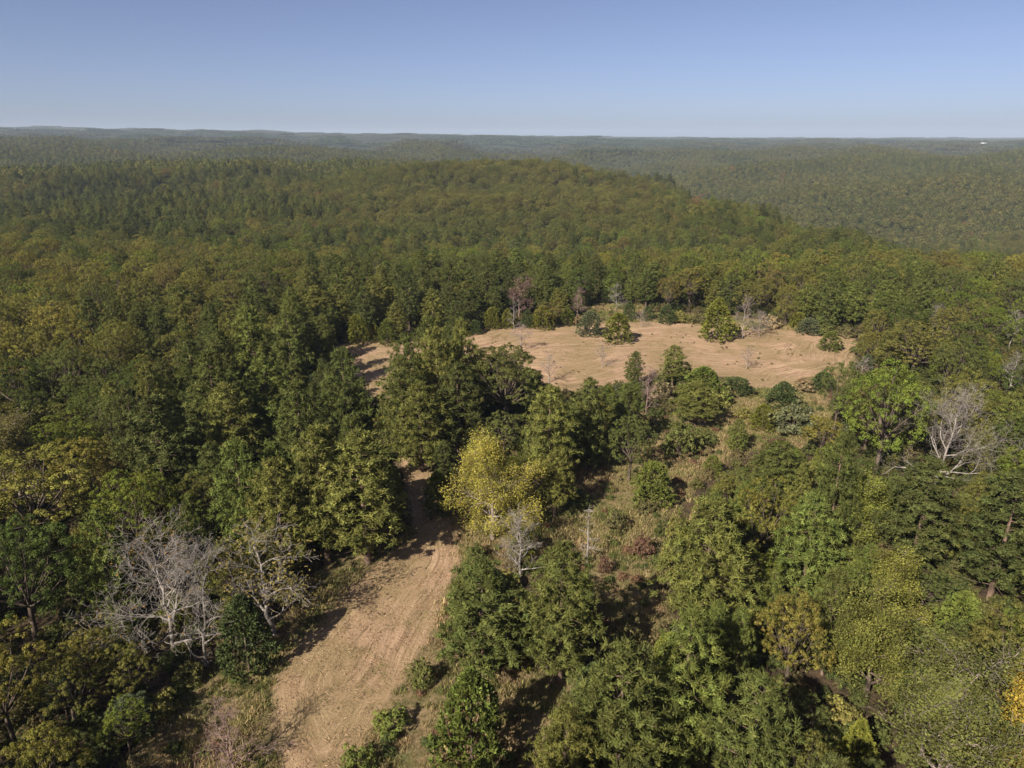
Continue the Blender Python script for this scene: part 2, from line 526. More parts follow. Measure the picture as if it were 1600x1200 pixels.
def oak_parts(seed, h=13.0, r=4.4, leaf=.165, lobes=20, n_p=17, n_l=42, base=.22):
    """rounded crown of lobes, and the trunk with limbs that carry it"""
    rng = np.random.default_rng(seed)
    zc = h * (base + 1) / 2; hz = h * (1 - base) / 2
    L0 = []
    golden = 2.39996
    ph = rng.uniform(0, 6.28)
    for i in range(lobes):
        zz = 1 - 1.55 * (i + .5) / lobes
        rr = math.sqrt(max(0, 1 - zz * zz)); a = ph + i * golden
        k = rng.uniform(.60, .86)
        L0.append([math.cos(a) * rr * r * k, math.sin(a) * rr * r * k, zc + zz * hz * k + rng.normal() * .25])
    for i in range(4):
        L0.append([rng.normal() * r * .2, rng.normal() * r * .2, zc + rng.normal() * hz * .25])
    L0 = np.array(L0)
    lr = rng.uniform(.26, .40, len(L0)) * r
    # puffs on the lobes
    d = rand_dirs(rng, len(L0) * n_p)
    outd = unit(L0 - np.array([0, 0, zc - hz * .3]))
    d = unit(d + np.repeat(outd, n_p, 0) * .75)
    pc = np.repeat(L0, n_p, 0) + d * np.repeat(lr, n_p)[:, None] * rng.uniform(.7, 1.08, (len(d), 1)) * np.array([1, 1, .78])
    lobe_v = np.repeat(rng.uniform(0, 1, len(L0)), n_p)
    V, F, _ = puff_cloud(rng, pc, rng.uniform(.26, .48, len(pc)) * (r / 4.4) ** .5, n_l, leaf, d)
    v = np.clip(.45 * lobe_v + .55 * rng.uniform(0, 1, len(pc)), 0, 1)
    var = np.repeat(v, n_l * 4)
    crown = mesh_from('broadleaf_crown', V, F, M_OAK, var)
    segs = []
    fork = np.array([rng.normal() * .15, rng.normal() * .15, h * (base + .12)])
    segs.append((np.array([0, 0, -.3]), fork * np.array([.4, .4, .5]), .32, .24, 8))
    segs.append((fork * np.array([.4, .4, .5]), fork, .24, .20, 8))
    for c in L0:
        mid = fork * .45 + c * .55 + rng.normal(size=3) * .25; mid[2] -= .2
        segs.append((fork, mid, .12, .07, 5)); segs.append((mid, c, .07, .02, 4))
        for _ in range(3):
            e = c + rng.normal(size=3) * .7
            segs.append((mid * .4 + c * .6, e, .03, .01, 3))
    return crown, tubes('broadleaf_trunk', segs, M_BARK)


def cedar_crown(seed, h=7.0, r=2.3, round_=.5):
    rng = np.random.default_rng(seed)
    n = 620
    u = rng.uniform(0, 1, n) ** .85
    a = rng.uniform(0, 6.283, n)
    ridge = 1 + .20 * np.sin(a * 3 + u * 6 + seed) + .13 * np.sin(a * 7 + seed * 2 + u * 13)
    prof = (1 - u ** (1.15 + round_)) ** (.95 - .35 * round_) * np.minimum(1, (u + .12) / .2) ** .5
    rad = r * prof * ridge * rng.uniform(.66, 1.08, n)
    c = np.stack([np.cos(a) * rad, np.sin(a) * rad, .15 + u * (h - .3)], 1)
    out = unit(np.stack([np.cos(a), np.sin(a), .5 + 0 * a], 1))
    m = len(c); ne = 15
    d = unit(rand_dirs(rng, m * ne) * .8 + np.repeat(out, ne, 0) * .7 + np.array([0, 0, .35]))
    base = np.repeat(c, ne, 0) - d * .08
    V, F = spikes(rng, base, base + d * rng.uniform(.22, .48, (m * ne, 1)) * (r / 2.3) ** .5, .11 * rng.uniform(.8, 1.5, m * ne))
    return mesh_from('cedar_crown', V, F, M_CEDAR, np.repeat(rng.uniform(0, 1, m), ne * 4))


def cedar_trunk(h=7.0):
    segs = [(np.array([0, 0, -.2]), np.array([0, 0, h * .45]), .13, .09, 6), (np.array([0, 0, h * .45]), np.array([.03, .02, h * .93]), .09, .02, 5)]
    return tubes('cedar_trunk', segs, M_BARK)


def shrub_parts(seed, h=2.6, r=1.6, dens=95):
    rng = np.random.default_rng(seed)
    d = rand_dirs(rng, dens); d[:, 2] = np.abs(d[:, 2]) * 1.1 - .1
    lump = 1 + .22 * np.sin(np.arctan2(d[:, 1], d[:, 0]) * 3 + seed) * rng.uniform(.5, 1, dens)
    c = d * np.array([r, r, h * .75]) * (rng.uniform(.45, .95, dens) * lump)[:, None] + np.array([0, 0, h * .22])
    c[:, 2] = np.maximum(c[:, 2], .15)
    V, F, var = puff_cloud(rng, c, rng.uniform(.2, .42, dens), 24, .20, unit(d), .3)
    crown = mesh_from('shrub_foliage', V, F, M_OAK, var)
    segs = []
    for i in range(10):
        a = rng.uniform(0, 6.28); e = np.array([math.cos(a) * r * .6, math.sin(a) * r * .6, h * rng.uniform(.5, .85)])
        m_ = e * .5 + np.array([0, 0, .1]); segs.append((np.array([0, 0, -.1]), m_, .035, .025, 4)); segs.append((m_, e, .025, .01, 3))
    return crown, tubes('shrub_stems', segs, M_BARK)


def skeleton(seed, h, spread, levels=4, lean=(0, 0), trunk_r=.2, fork_at=.3, kids=(.8, 2), trop=.12, first=9):
    """branching tree: returns trunk segments, a list of limbs (each a list of segments) and twig ends"""
    rg = np.random.default_rng(seed)
    ends = []

    def grow(p, d, L, r, lev, segs):
        n = 4 if lev <= 2 else (3 if lev == 3 else 2)
        sides = (7, 6, 5, 4, 3, 3, 3)[lev]
        rr = r
        for i in range(n):
            d = unit(d + rg.normal(size=3) * (.16 + .03 * lev) + np.array([0, 0, trop]))
            q = p + d * L / n
            r2 = max(r * (1 - .62 * (i + 1) / n), .012)
            segs.append((p, q, rr, r2, sides))
            p, rr = q, r2
            if lev < levels:
                for _ in range((1 if rg.random() < kids[0] else 0) if i < n - 1 else kids[1]):
                    ax = unit(np.cross(d, rg.normal(size=3)))
                    ang = rg.uniform(.45, .95)
                    nd = unit(d * math.cos(ang) + ax * math.sin(ang))
                    grow(p, nd, L * rg.uniform(.48, .74), rr * rg.uniform(.5, .7), lev + 1, segs)
        ends.append(p)
    trunk = []
    n = 7; p = np.array([0, 0, -.3]); rr = trunk_r * 1.25
    top = h * .78
    pts = [p]
    for i in range(n):
        q = np.array([lean[0] * ((i + 1) / n) ** 1.3, lean[1] * ((i + 1) / n) ** 1.3, top * (i + 1) / n]) + np.append(rg.normal(size=2) * .10, 0)
        r2 = trunk_r * (1 - .75 * (i + 1) / n)
        trunk.append((p, q, rr, r2, 8)); p, rr = q, r2; pts.append(q)
    limbs = []
    for k in range(first):
        t = fork_at + (1 - fork_at) * (k + .3) / first
        x = t * n; i = min(int(x), n - 1)
        s = pts[i] * (1 - (x - i)) + pts[i + 1] * (x - i)
        a = k * 2.4 + rg.normal() * .3
        el = .25 + .75 * t
        d = np.array([math.cos(a) * math.cos(el), math.sin(a) * math.cos(el), math.sin(el)])
        Ln = (spread * .62 * (1.15 - .55 * t)) if t < .85 else h * .16
        sg = []
        grow(s, d, Ln, trunk_r * (1.1 - .7 * t) * .70, 1, sg)
        limbs.append(sg)
    sg = []
    grow(pts[-1], np.array([0.05, 0, 1.]), h * .17, trunk_r * .28, 1, sg)
    limbs.append(sg)
    zmax = max(s[1][2] for l in limbs for s in l)
    k = h / zmax
    sc = np.array([1, 1, k])
    trunk = [(a * sc, b * sc, c, d, e) for a, b, c, d, e in trunk]
    limbs = [[(a * sc, b * sc, c, d, e) for a, b, c, d, e in l] for l in limbs]
    return trunk, limbs, np.array(ends) * sc


# ------------------------------------------------------------------ object helpers
COUNT = {}


def unique(name):
    return name      # Blender adds its own suffix to repeats


def link_mesh(name, me, parent=None):
    o = D.objects.new(name, me); COL.objects.link(o)
    if parent is not None: o.parent = parent
    return o


def empty(name, loc, rz=0.0, sc=(1, 1, 1)):
    o = D.objects.new(name, None); COL.objects.link(o)
    o.empty_display_size = .5
    o.location = loc; o.rotation_euler = (0, 0, rz); o.scale = sc
    return o


def tag(o, label, cat, group=None):
    o['label'] = label; o['category'] = cat
    if group: o['group'] = group


# ------------------------------------------------------------------ ground sheet
def axis(lo, hi, step, lim_lo, lim_hi, grow_):
    mid = list(np.arange(lo, hi + 1e-6, step))
    s = step; x = lo; left = []
    while x > lim_lo:
        s *= grow_; x -= s; left.append(x)
    s = step; x = hi; right = []
    while x < lim_hi:
        s *= grow_; x += s; right.append(x)
    return np.array(left[::-1] + mid + right)


gx = axis(-100, 140, .85, -14000, 14000, 1.045)
gy = axis(18, 236, .85, -1500, 13500, 1.035)
GX, GY = np.meshgrid(gx, gy)
shp = GX.shape
GX = GX.ravel(); GY = GY.ravel()
GZ = height(GX, GY)
near = (GX > -130) & (GX < 170) & (GY > -20) & (GY < 270)
mow = np.full(GX.shape, -60.0); bru = np.full(GX.shape, -60.0)
mow[near] = sdf(MOW, GX[near], GY[near]); bru[near] = sdf(BRUSH, GX[near], GY[near])
# tall grass and ruts give the open ground a little relief
GZ = GZ + np.where(bru > 0, RNG.normal(size=len(GX)) * .05, 0) + np.where(mow > 0, RNG.normal(size=len(GX)) * .018, 0)
ny, nx = shp
ii = (np.arange(ny - 1)[:, None] * nx + np.arange(nx - 1)[None, :]).ravel()
FG = np.stack([ii, ii + 1, ii + 1 + nx, ii + nx], 1)
cm = mow[FG].mean(1); cbh = bru[FG].mean(1)
kind = np.where(cm > 0, 1, np.where(cbh > 0, 2, 0))
VG = np.stack([GX, GY, GZ], 1)
for k, nm in ((0, 'ground'), (1, 'mown_field'), (2, 'rough_grassland')):
    F = FG[kind == k]
    used, inv = np.unique(F, return_inverse=True)
    me = mesh_from(nm, VG[used], inv.reshape(-1, 4), M_GROUND, extra={'mow': mow[used], 'brush': bru[used]}, smooth=True)
    o = link_mesh(nm, me); o['kind'] = 'structure'
    o['label'] = {'ground': 'wooded rolling ground reaching to the horizon', 'mown_field': 'mown straw-coloured field and strip between the woods',
                  'rough_grassland': 'rough tan and green grass along the mown field'}[nm]

# ------------------------------------------------------------------ prototypes
PINE = []; OAK = []; CEDAR = []; SHRUB = []
for i in range(6):
    cl = (.12, .20, .16, .28, .10, .22)[i]; rr = (3.6, 3.1, 3.9, 3.3, 3.5, 2.9)[i]
    PINE.append((pine_crown(100 + i, 15, rr, cl), pine_trunk(100 + i, 15, rr, cl), 15.0, rr))
for i in range(6):
    rr = (4.4, 4.0, 4.8, 4.2, 4.6, 3.8)[i]; nl = (20, 17, 24, 15, 22, 18)[i]
    c, t = oak_parts(200 + i, 13, rr, lobes=nl)
    OAK.append((c, t, 13.0, rr))
for i in range(4):
    CEDAR.append((cedar_crown(300 + i, 7, 2.3, (.9, .55, 1.25, .8)[i]), cedar_trunk(), 7.0, 2.3))
for i in range(4):
    c, t = shrub_parts(400 + i)
    SHRUB.append((c, t, 2.6, 1.6))
PROTO = {'pine': PINE, 'oak': OAK, 'cedar': CEDAR, 'shrub': SHRUB}
NAME = {'pine': 'pine_tree', 'oak': 'broadleaf_tree', 'cedar': 'cedar_tree', 'shrub': 'shrub'}
CAT = {'pine': 'pine tree', 'oak': 'broadleaf tree', 'cedar': 'cedar tree', 'shrub': 'shrub'}
GROUP = {'pine': 'pine trees of the wood', 'oak': 'broadleaf trees of the wood', 'cedar': 'cedars scattered over the clearing and wood', 'shrub': 'shrubs along the clearing'}
WORD = {'pine': 'pine', 'oak': 'broadleaf tree', 'cedar': 'cedar', 'shrub': 'shrub'}

TINT = {   # real-world base colours
    'pine': {'dark green': (.076, .085, .025), 'deep green': (.096, .106, .028), 'olive-green': (.138, .137, .034), 'fresh green': (.115, .132, .031)},
    'oak': {'olive': (.155, .145, .037), 'dull green': (.110, .119, .034), 'yellow-olive': (.200, .176, .040), 'brown-tinged': (.155, .128, .040),
            'leaf green': (.136, .160, .028), 'rusty orange': (.22, .125, .05), 'deep green': (.084, .104, .025), 'golden yellow': (.44, .30, .04), 'yellow-green': (.33, .285, .07)},
    'cedar': {'dark green': (.080, .100, .034), 'olive-green': (.145, .148, .026), 'bright green': (.122, .141, .030), 'grey-green': (.100, .114, .056)},
    'shrub': {'green': (.118, .128, .038), 'grey-green': (.120, .126, .062), 'bright green': (.140, .165, .040), 'reddish': (.15, .088, .058), 'tan': (.26, .195, .105),
              'yellow-green': (.23, .21, .06), 'dull olive': (.135, .120, .05)},
}

ALL = []       # every individual: dict(kind, x, y, h, r, tone, label)


def make_tree(kind, x, y, h, r, tone, variant=None, rz=None, label=None, group=None, tint=None):
    ps = PROTO[kind]
    v = (random.randrange(len(ps)) if variant is None else variant) % len(ps)
    crown, trunk, h0, r0 = ps[v]
    z = float(height(x, y))
    e = empty(NAME[kind], (x, y, z), random.uniform(0, 6.28) if rz is None else rz, (r / r0, r / r0, h / h0))
    t = link_mesh('trunk' if kind != 'shrub' else 'stems', trunk, e)
    c = link_mesh('crown' if kind != 'shrub' else 'foliage', crown, e)
    base = tint or TINT[kind][tone]
    j = random.uniform(.88, 1.12)
    c['tint'] = [base[0] * j * random.uniform(.95, 1.05), base[1] * j, base[2] * j]
    ALL.append(dict(o=e, kind=kind, x=x, y=y, h=h, r=r, tone=tone, label=label, group=group))
    return e


# ------------------------------------------------------------------ trees singled out in the photo: (kind, x, y_top, y_base, width, tone, label)
HERO = [
    # the two pines and the cedar in the middle of the near ground
    ('pine', 755, 880, 1062, 150, 'deep green', 'broad deep green pine beside the mown strip, its twin on its shaded side'),
    ('pine', 874, 853, 1066, 132, 'deep green', 'tall rounded pine casting a dark shadow on the rough grass behind the strip'),
    ('cedar', 738, 1045, 1196, 108, 'bright green', 'large bright green cedar standing in rough grass below the two central pines'),
    ('cedar', 685, 738, 806, 40, 'bright green', 'small bright green cedar at the narrow neck of the mown strip'),
    # pines to the left of the neck
    ('pine', 575, 678, 880, 140, 'olive-green', 'broad sunlit pine whose shadow darkens the neck of the mown strip'),
    ('pine', 512, 668, 880, 112, 'olive-green', 'tall pine behind the wood edge, touching the pine at the strip neck'),
    ('pine', 447, 720, 900, 110, 'olive-green', 'open pine above the sparse yellow-leaved tree at the strip'),
    ('pine', 392, 690, 880, 100, 'fresh green', 'fresh green pine one row behind the sparse yellow-leaved tree'),
    ('pine', 478, 596, 760, 90, 'deep green', 'deep green pine behind the sunlit pair at the strip neck'),
    ('pine', 425, 560, 700, 92, 'fresh green', 'fresh green pine in the middle of the dense pine stand'),
    ('pine', 350, 552, 730, 96, 'deep green', 'deep green pine bordering the dark gap among the broadleaf trees'),
    ('pine', 266, 620, 800, 116, 'dark green', 'dark flat-topped pine overlooking the shadowed gap in the wood'),
    ('pine', 372, 602, 760, 92, 'olive-green', 'pale sunlit pine facing the shadowed gap in the wood'),
    ('pine', 400, 480, 620, 72, 'fresh green', 'slim fresh green pine in the stand before the far field'),
    ('pine', 460, 488, 625, 66, 'deep green', 'slim pine next to the short end of the far field'),
    ('pine', 545, 545, 690, 80, 'deep green', 'pine at the corner where the track meets the far field'),
    # clump between field and yellow tree
    ('pine', 634, 560, 716, 92, 'deep green', 'deep green pine at the sunlit edge of the central clump'),
    ('pine', 686, 515, 690, 84, 'olive-green', 'tallest pine of the central clump, rising before the far field'),
    ('pine', 718, 568, 718, 84, 'dark green', 'dark pine inside the central clump beside the round broadleaf tree'),
    ('pine', 660, 600, 736, 96, 'olive-green', 'olive-green pine at the foot of the central clump'),
    ('pine', 640, 524, 690, 74, 'deep green', 'dark pine of the central clump nearest the short end of the far field'),
    ('pine', 724, 500, 672, 64, 'olive-green', 'slim pine of the central clump whose top reaches the upper field edge'),
    ('pine', 676, 496, 660, 66, 'deep green', 'pine of the central clump that splits the view of the far field in two'),
    ('oak', 792, 534, 680, 118, 'dull green', 'large round-crowned broadleaf tree at the near edge of the far field'),
    ('oak', 786, 640, 725, 66, 'dull green', 'small round broadleaf tree right behind the yellow-green tree'),
    ('pine', 858, 604, 775, 92, 'olive-green', 'leaning bushy pine rising behind the yellow-green tree'),
    ('pine', 918, 594, 735, 84, 'deep green', 'pine in the middle of the row between far field and rough grass'),
    ('pine', 866, 706, 812, 64, 'olive-green', 'short pine tucked against the yellow-green tree'),
    ('pine', 978, 600, 700, 60, 'deep green', 'young pine behind the round green tree at the rough grass'),
    ('oak', 982, 648, 752, 74, 'dull green', 'rounded green tree at the upper end of the rough grass'),
    ('pine', 990, 550, 606, 32, 'deep green', 'little pine on the near edge of the far field'),
    ('pine', 1050, 540, 604, 44, 'dull', 'small ragged pine with grey twigs at the near field edge'),
    ('cedar', 1096, 573, 628, 74, 'bright green', 'wide low bright green cedar at the near edge of the field'),
    ('cedar', 1150, 590, 616, 48, 'dark green', 'low dark cedar mound at the tip of the field'),
    ('pine', 1085, 598, 668, 78, 'olive-green', 'bushy olive pine above the rough grass slope'),
    ('shrub', 1063, 655, 714, 66, 'green', 'round green shrub alone in the rough grass'),
    ('cedar', 1018, 722, 790, 58, 'bright green', 'bright green conical cedar alone in the rough grass'),
    ('pine', 1150, 655, 706, 36, 'fresh green', 'small pine sapling in the middle of the rough grass'),
    ('cedar', 1221, 596, 636, 48, 'dark green', 'pointed dark cedar below the tip of the far field'),
    ('cedar', 1284, 580, 611, 38, 'dark green', 'low dark cedar at the field corner before the big leafy tree'),
    ('cedar', 1190, 631, 672, 38, 'olive-green', 'small rounded olive cedar in the rough grass'),
    ('shrub', 1241, 626, 680, 76, 'grey-green', 'wide grey-green shrub in front of the field corner'),
    ('oak', 1280, 650, 720, 70, 'yellow-olive', 'low olive tree beneath the big leafy tree'),
    ('shrub', 1212, 684, 710, 50, 'reddish', 'dull red shrub patch at the upper rough grass'),
    # cedars standing in and around the far field
    ('cedar', 965, 489, 535, 42, 'olive-green', 'olive pointed cedar standing in the upper part of the far field'),
    ('cedar', 921, 486, 524, 39, 'grey-green', 'dark round cedar at the upper edge of the far field'),
    ('cedar', 1119, 466, 531, 54, 'olive-green', 'largest cedar of the far field, tall and rounded beside bare grey trees'),
    ('cedar', 1296, 518, 547, 34, 'bright green', 'neat dome-shaped cedar alone at the open end of the far field'),
    ('cedar', 560, 491, 538, 30, 'olive-green', 'olive cedar cone at the short end of the far field'),
    ('cedar', 606, 499, 539, 28, 'bright green', 'small bright cedar beside the short end of the far field'),
    ('cedar', 769, 480, 514, 24, 'olive-green', 'slender cedar on the upper field edge below the dark pines'),
    ('cedar', 793, 482, 513, 24, 'olive-green', 'slim cedar beside the pinkish bare tree at the upper field edge'),
    ('cedar', 824, 484, 512, 18, 'dark green', 'narrow dark cedar on the upper field edge'),
    ('cedar', 848, 478, 513, 38, 'olive-green', 'broad cedar under a brown-leaved tree at the upper field edge'),
    ('oak', 858, 472, 512, 46, 'brown-tinged', 'low brown-leaved tree behind the broad cedar at the upper field edge'),
    ('cedar', 886, 480, 508, 24, 'bright green', 'bushy green cedar at the upper field edge before pale bare trees'),
    ('cedar', 1041, 476, 506, 26, 'dark green', 'small dark cedar on the grass above the far field'),
    ('cedar', 983, 470, 500, 24, 'dark green', 'small cedar in the grassy bay above the far field'),
    ('oak', 1226, 468, 512, 34, 'yellow-olive', 'yellowish small tree at the upper field edge past the bare grey pair'),
    ('cedar', 1262, 496, 522, 34, 'grey-green', 'low grey-green cedar on the upper field edge before the wood'),
    ('shrub', 1290, 504, 524, 34, 'green', 'low green bush on the upper field edge before the wood'),
    ('cedar', 700, 506, 533, 30, 'olive-green', 'rounded cedar where the field edge meets the dark pines'),
    ('cedar', 742, 500, 522, 22, 'dark green', 'small cedar in the shade of the dark pines at the upper field edge'),
    ('cedar', 585, 505, 533, 22, 'olive-green', 'tiny cedar between the two cedars of the short field end'),
    ('shrub', 905, 492, 508, 30, 'tan', 'dried tan bush at the upper field edge beside the dark round cedar'),
    ('shrub', 1062, 484, 503, 34, 'yellow-green', 'yellowish bush on the grass above the far field'),
    ('cedar', 1012, 478, 500, 20, 'dark green', 'tiny dark cedar on the grass above the far field'),
    ('shrub', 1092, 488, 506, 30, 'dull olive', 'dull olive bush behind the largest field cedar'),
    ('shrub', 1205, 490, 512, 36, 'tan', 'tan twiggy bush at the upper field edge past the bare grey pair'),
    ('cedar', 1246, 488, 514, 26, 'olive-green', 'olive cedar at the upper field edge beside the low grey-green one'),
    ('shrub', 1322, 508, 526, 34, 'dull olive', 'dull olive bush at the far corner of the field'),
    ('shrub', 1352, 530, 556, 44, 'green', 'green bush closing the open end of the field'),
    ('shrub', 1255, 590, 612, 34, 'tan', 'tan bush on the lower field edge by the low dark cedar'),
    ('shrub', 1120, 604, 634, 50, 'yellow-green', 'yellow-green bush between the wide cedar and the field tip'),
    ('shrub', 1035, 596, 630, 46, 'tan', 'tan thicket by the pinkish bare tree of the near field edge'),
    ('shrub', 1070, 566, 596, 40, 'yellow-green', 'yellowish bush beside the ragged pine at the near field edge'),
    # right side
    ('oak', 1366, 566, 745, 128, 'leaf green', 'largest leafy green tree, beside the big fallen-limbed dead tree'),
    ('pine', 1096, 782, 985, 150, 'olive-green', 'wide sunlit pine at the wood edge below the rough grass'),
    ('oak', 1180, 745, 900, 90, 'yellow-olive', 'yellow-olive tree behind the wide sunlit pine'),
    ('pine', 1205, 690, 800, 90, 'deep green', 'pine facing the dull red shrubs at the rough grass'),
    ('pine', 1248, 770, 950, 110, 'fresh green', 'dense fresh green pine uphill of the wide sunlit pine'),
    ('pine', 1200, 890, 985, 36, 'fresh green', 'thin young pine with bare stem in the dark gap'),
    ('pine', 960, 1010, 1250, 170, 'deep green', 'dense near pine below the grassy pocket, closest of all the pines'),
    ('pine', 1060, 955, 1190, 140, 'fresh green', 'tall near pine next to the dark gap at the wood edge'),
    ('pine', 1160, 1060, 1290, 150, 'deep green', 'near pine cut off by the bottom edge beside the pale-limbed tree'),
    ('pine', 880, 1110, 1290, 120, 'olive-green', 'near bushy pine cut off by the bottom edge beside the large cedar'),
    ('pine', 1420, 720, 900, 120, 'dark green', 'dark broad pine in front of the big dead tree'),
    ('pine', 1545, 740, 940, 130, 'dark green', 'dark spreading pine with visible trunk near the sheet edge'),
    ('cedar', 1490, 925, 1010, 70, 'bright green', 'bright yellow-green cedar lit up in the wood'),
    ('oak', 1585, 700, 800, 90, 'leaf green', 'bright leafy tree beyond the dark spreading pine'),
    ('oak', 1225, 930, 1090, 110, 'yellow-olive', 'thinning yellow-olive tree behind the near pines'),
    ('oak', 1300, 560, 690, 60, 'dull green', 'dull green tree between field corner and largest leafy tree'),
    ('oak', 1420, 500, 600, 110, 'olive', 'olive round tree past the end of the far field'),
    # left side
    ('cedar', 390, 930, 1046, 84, 'dark green', 'dark cedar between the grey dead tree and the sparse tree'),
    ('oak', 205, 1098, 1180, 70, 'leaf green', 'small green sapling in the shaded verge'),
    ('shrub', 258, 1078, 1120, 44, 'yellow-green', 'yellow-green shrub on the verge below the grey dead tree'),
    ('pine', 185, 800, 980, 86, 'fresh green', 'fresh green pine close behind the grey dead tree'),
    ('oak', 60, 700, 880, 190, 'yellow-olive', 'wide yellow-olive tree in the near wood by the dark hollow'),
    ('oak', 60, 815, 1010, 180, 'deep green', 'deep green shaded tree below the wide yellow-olive tree'),
    ('oak', 30, 985, 1180, 130, 'yellow-olive', 'yellow-olive tree at the lower corner of the dark wood'),
    ('oak', 95, 1140, 1290, 120, 'yellow-olive', 'tree top cut off by the bottom edge in the lower corner'),
    ('shrub', 1004, 835, 868, 36, 'reddish', 'red-leaved shrub beside the pointed dead snag'),
    ('shrub', 945, 868, 896, 26, 'reddish', 'small dark red shrub at the foot of the dead snag'),
    ('shrub', 980, 962, 1006, 54, 'dull olive', 'dull olive shrub in the shadow of the tall rounded pine'),
    ('shrub', 612, 1108, 1140, 60, 'bright green', 'bright green bush bordering the mown strip'),
    ('shrub', 660, 1030, 1070, 48, 'green', 'green bush on the grassy verge of the strip'),
    ('shrub', 560, 1166, 1205, 60, 'bright green', 'low bright bush at the bottom of the strip edge'),
    ('shrub', 745, 850, 876, 40, 'green', 'low green bush on the verge above the pale bare tree'),
    ('shrub', 800, 1150, 1190, 50, 'tan', 'tan dried shrub beside the large cedar'),
    ('shrub', 905, 768, 792, 36, 'green', 'small green bush in the rough grass beyond the dead snag'),
    ('shrub', 962, 800, 828, 40, 'dull olive', 'olive bush in the rough grass between dead snag and conical cedar'),
    ('shrub', 1105, 672, 694, 34, 'green', 'small green bush in the rough grass beside the lone round shrub'),
    ('cedar', 1112, 712, 742, 28, 'bright green', 'small bright cedar in the rough grass shadeward of the lone round shrub'),
    ('shrub', 1160, 636, 656, 36, 'yellow-green', 'yellowish bush in the upper rough grass before the small olive cedar'),
    ('shrub', 930, 700, 728, 40, 'dull olive', 'olive bush where the rough grass meets the pine row'),
    ('shrub', 1010, 780, 800, 40, 'dull olive', 'dull olive bush at the foot of the conical cedar'),
]


def place(px, ytop, ybase, width):
    x, y = ground(px, ybase)
    z0 = float(height(x, y))
    d = (ytop - 600) / FPX
    fw = CP - d * SP; dn = SP + d * CP
    h = (CAM_H - y / fw * dn) - z0
    slant = y * CP + (CAM_H - z0 - h * .5) * SP
    r = width / FPX * slant / 2
    return x, y, max(h, .6), r


BOXES = []     # (x0, x1, y0, y1, distance) image rectangles nearer filler trees must not cover
OCC = []       # occupied (x, y, r)
random.seed(21)
for kd, px, yt, yb, wd, tone, lab in HERO:
    x, y, h, r = place(px, yt, yb, wd)
    tint = None
    if tone == 'dull': tone = 'olive-green'
    if kd == 'pine' and h < 11: r = max(r, h * .22)
    if h > 5:      # the visible outline top is the crown's back edge seen from above
        h = min(h, 20.5)
    make_tree(kd, x, y, h, r * (.97 if kd != 'pine' else 1.0), tone, label=lab, group=None, tint=tint)
    ALL[-1]['group'] = GROUP[kd]
    BOXES.append((px - wd * .34, px + wd * .34, yt + (yb - yt) * .02, yt + (yb - yt) * .72, y))
    OCC.append((x, y, r))


# ------------------------------------------------------------------ bare and thinly leaved trees
def seed_of(e):
    return float(abs(e[0, 0]) * 13)


def twig_leaves(rng, ends, frac, size, mat, jitter=.35, per=3):
    k = rng.random(len(ends)) < frac
    e = np.repeat(ends[k], per, 0)
    C = e + rng.normal(size=e.shape) * jitter
    V, F = leaves(rng, C, unit(rand_dirs(rng, len(C)) * .7 + np.array([0, 0, .7])), size * rng.uniform(.7, 1.4, len(C)))
    cl = fbm(C[:, 0] / .9 + seed_of(ends), C[:, 1] / .9 + C[:, 2] * .7, 9, 2)
    return mesh_from('leaves', V, F, mat, np.repeat(np.clip(.5 + cl * .9 + rng.normal(size=len(C)) * .12, 0, 1), 4))


def bare_tree(px, yt, yb, wd, label, mat, seed, levels=4, lean=(0, 0), trunk_r=.2, fork_at=.25, first=9, leaf=None, name='bare_tree', cat='bare tree', trop=.12, kids=(.8, 2), split=True, world=None):
    x, y, h, r = place(px, yt, yb, wd)
    if world: x += world[0]; y += world[1]
    trunk, limbs, ends = skeleton(seed, h, r * 1.0, levels, lean, trunk_r, fork_at, kids, trop, first)
    ext = np.percentile(np.hypot(ends[:, 0], ends[:, 1]), 93)
    k = r / max(ext, .1)
    k = min(max(k, .55), 1.8)
    e = empty(name, (x, y, float(height(x, y))), 0, (k, k, 1))
    o = link_mesh('trunk', tubes('bare_trunk', trunk, mat), e)
    if split:
        for l in limbs:
            link_mesh('limb', tubes('bare_limb', l, mat), e)
    else:
        link_mesh('branches', tubes('bare_branches', [s for l in limbs for s in l], mat), e)
    if leaf:
        frac, size, col, per, jit = leaf
        c = link_mesh('crown' if frac > .5 else 'leaves', twig_leaves(np.random.default_rng(seed + 5), ends, frac, size, M_OAK, jit, per), e)
        c['tint'] = list(col)
    tag(e, label, cat, 'bare and thinly leaved trees')
    BOXES.append((px - wd * .42, px + wd * .42, yt, yt + (yb - yt) * .85, y))
    OCC.append((x, y, r * .8))
    return e


bare_tree(276, 798, 1024, 215, 'large grey dead tree, a dense fan of limbs by the dark wood', M_GREY, 5, 5, (-.3, 0), .18, .12, 15, kids=(.75, 2), leaf=(.03, .2, (.30, .16, .04), 2, .2), trop=.07)
bare_tree(322, 838, 1040, 96, 'slimmer grey dead tree leaning out beside the larger one', M_GREY, 9, 4, (1.2, .4), .15, .22, 10, trop=.1)
bare_tree(428, 812, 992, 132, 'sparse tree with pale limbs and a few yellow leaves beside the mown strip', M_GREY, 14, 4, (-.6, 0), .2, .2, 10, leaf=(.32, .24, (.20, .16, .045), 3, .35), name='thin_leaved_tree', cat='thin-leaved tree')
bare_tree(364, 1096, 1204, 116, 'low pinkish bare thicket tree casting a long shadow over the strip', M_PINK, 17, 4, (0, 0), .12, .12, 12, leaf=(.03, .13, (.22, .08, .06), 2, .15), trop=.04)
bare_tree(812, 788, 902, 84, 'pale leafless tree in front of the yellow-green tree', M_GREY, 23, 4, (0, 0), .15, .14, 11, trop=.12)
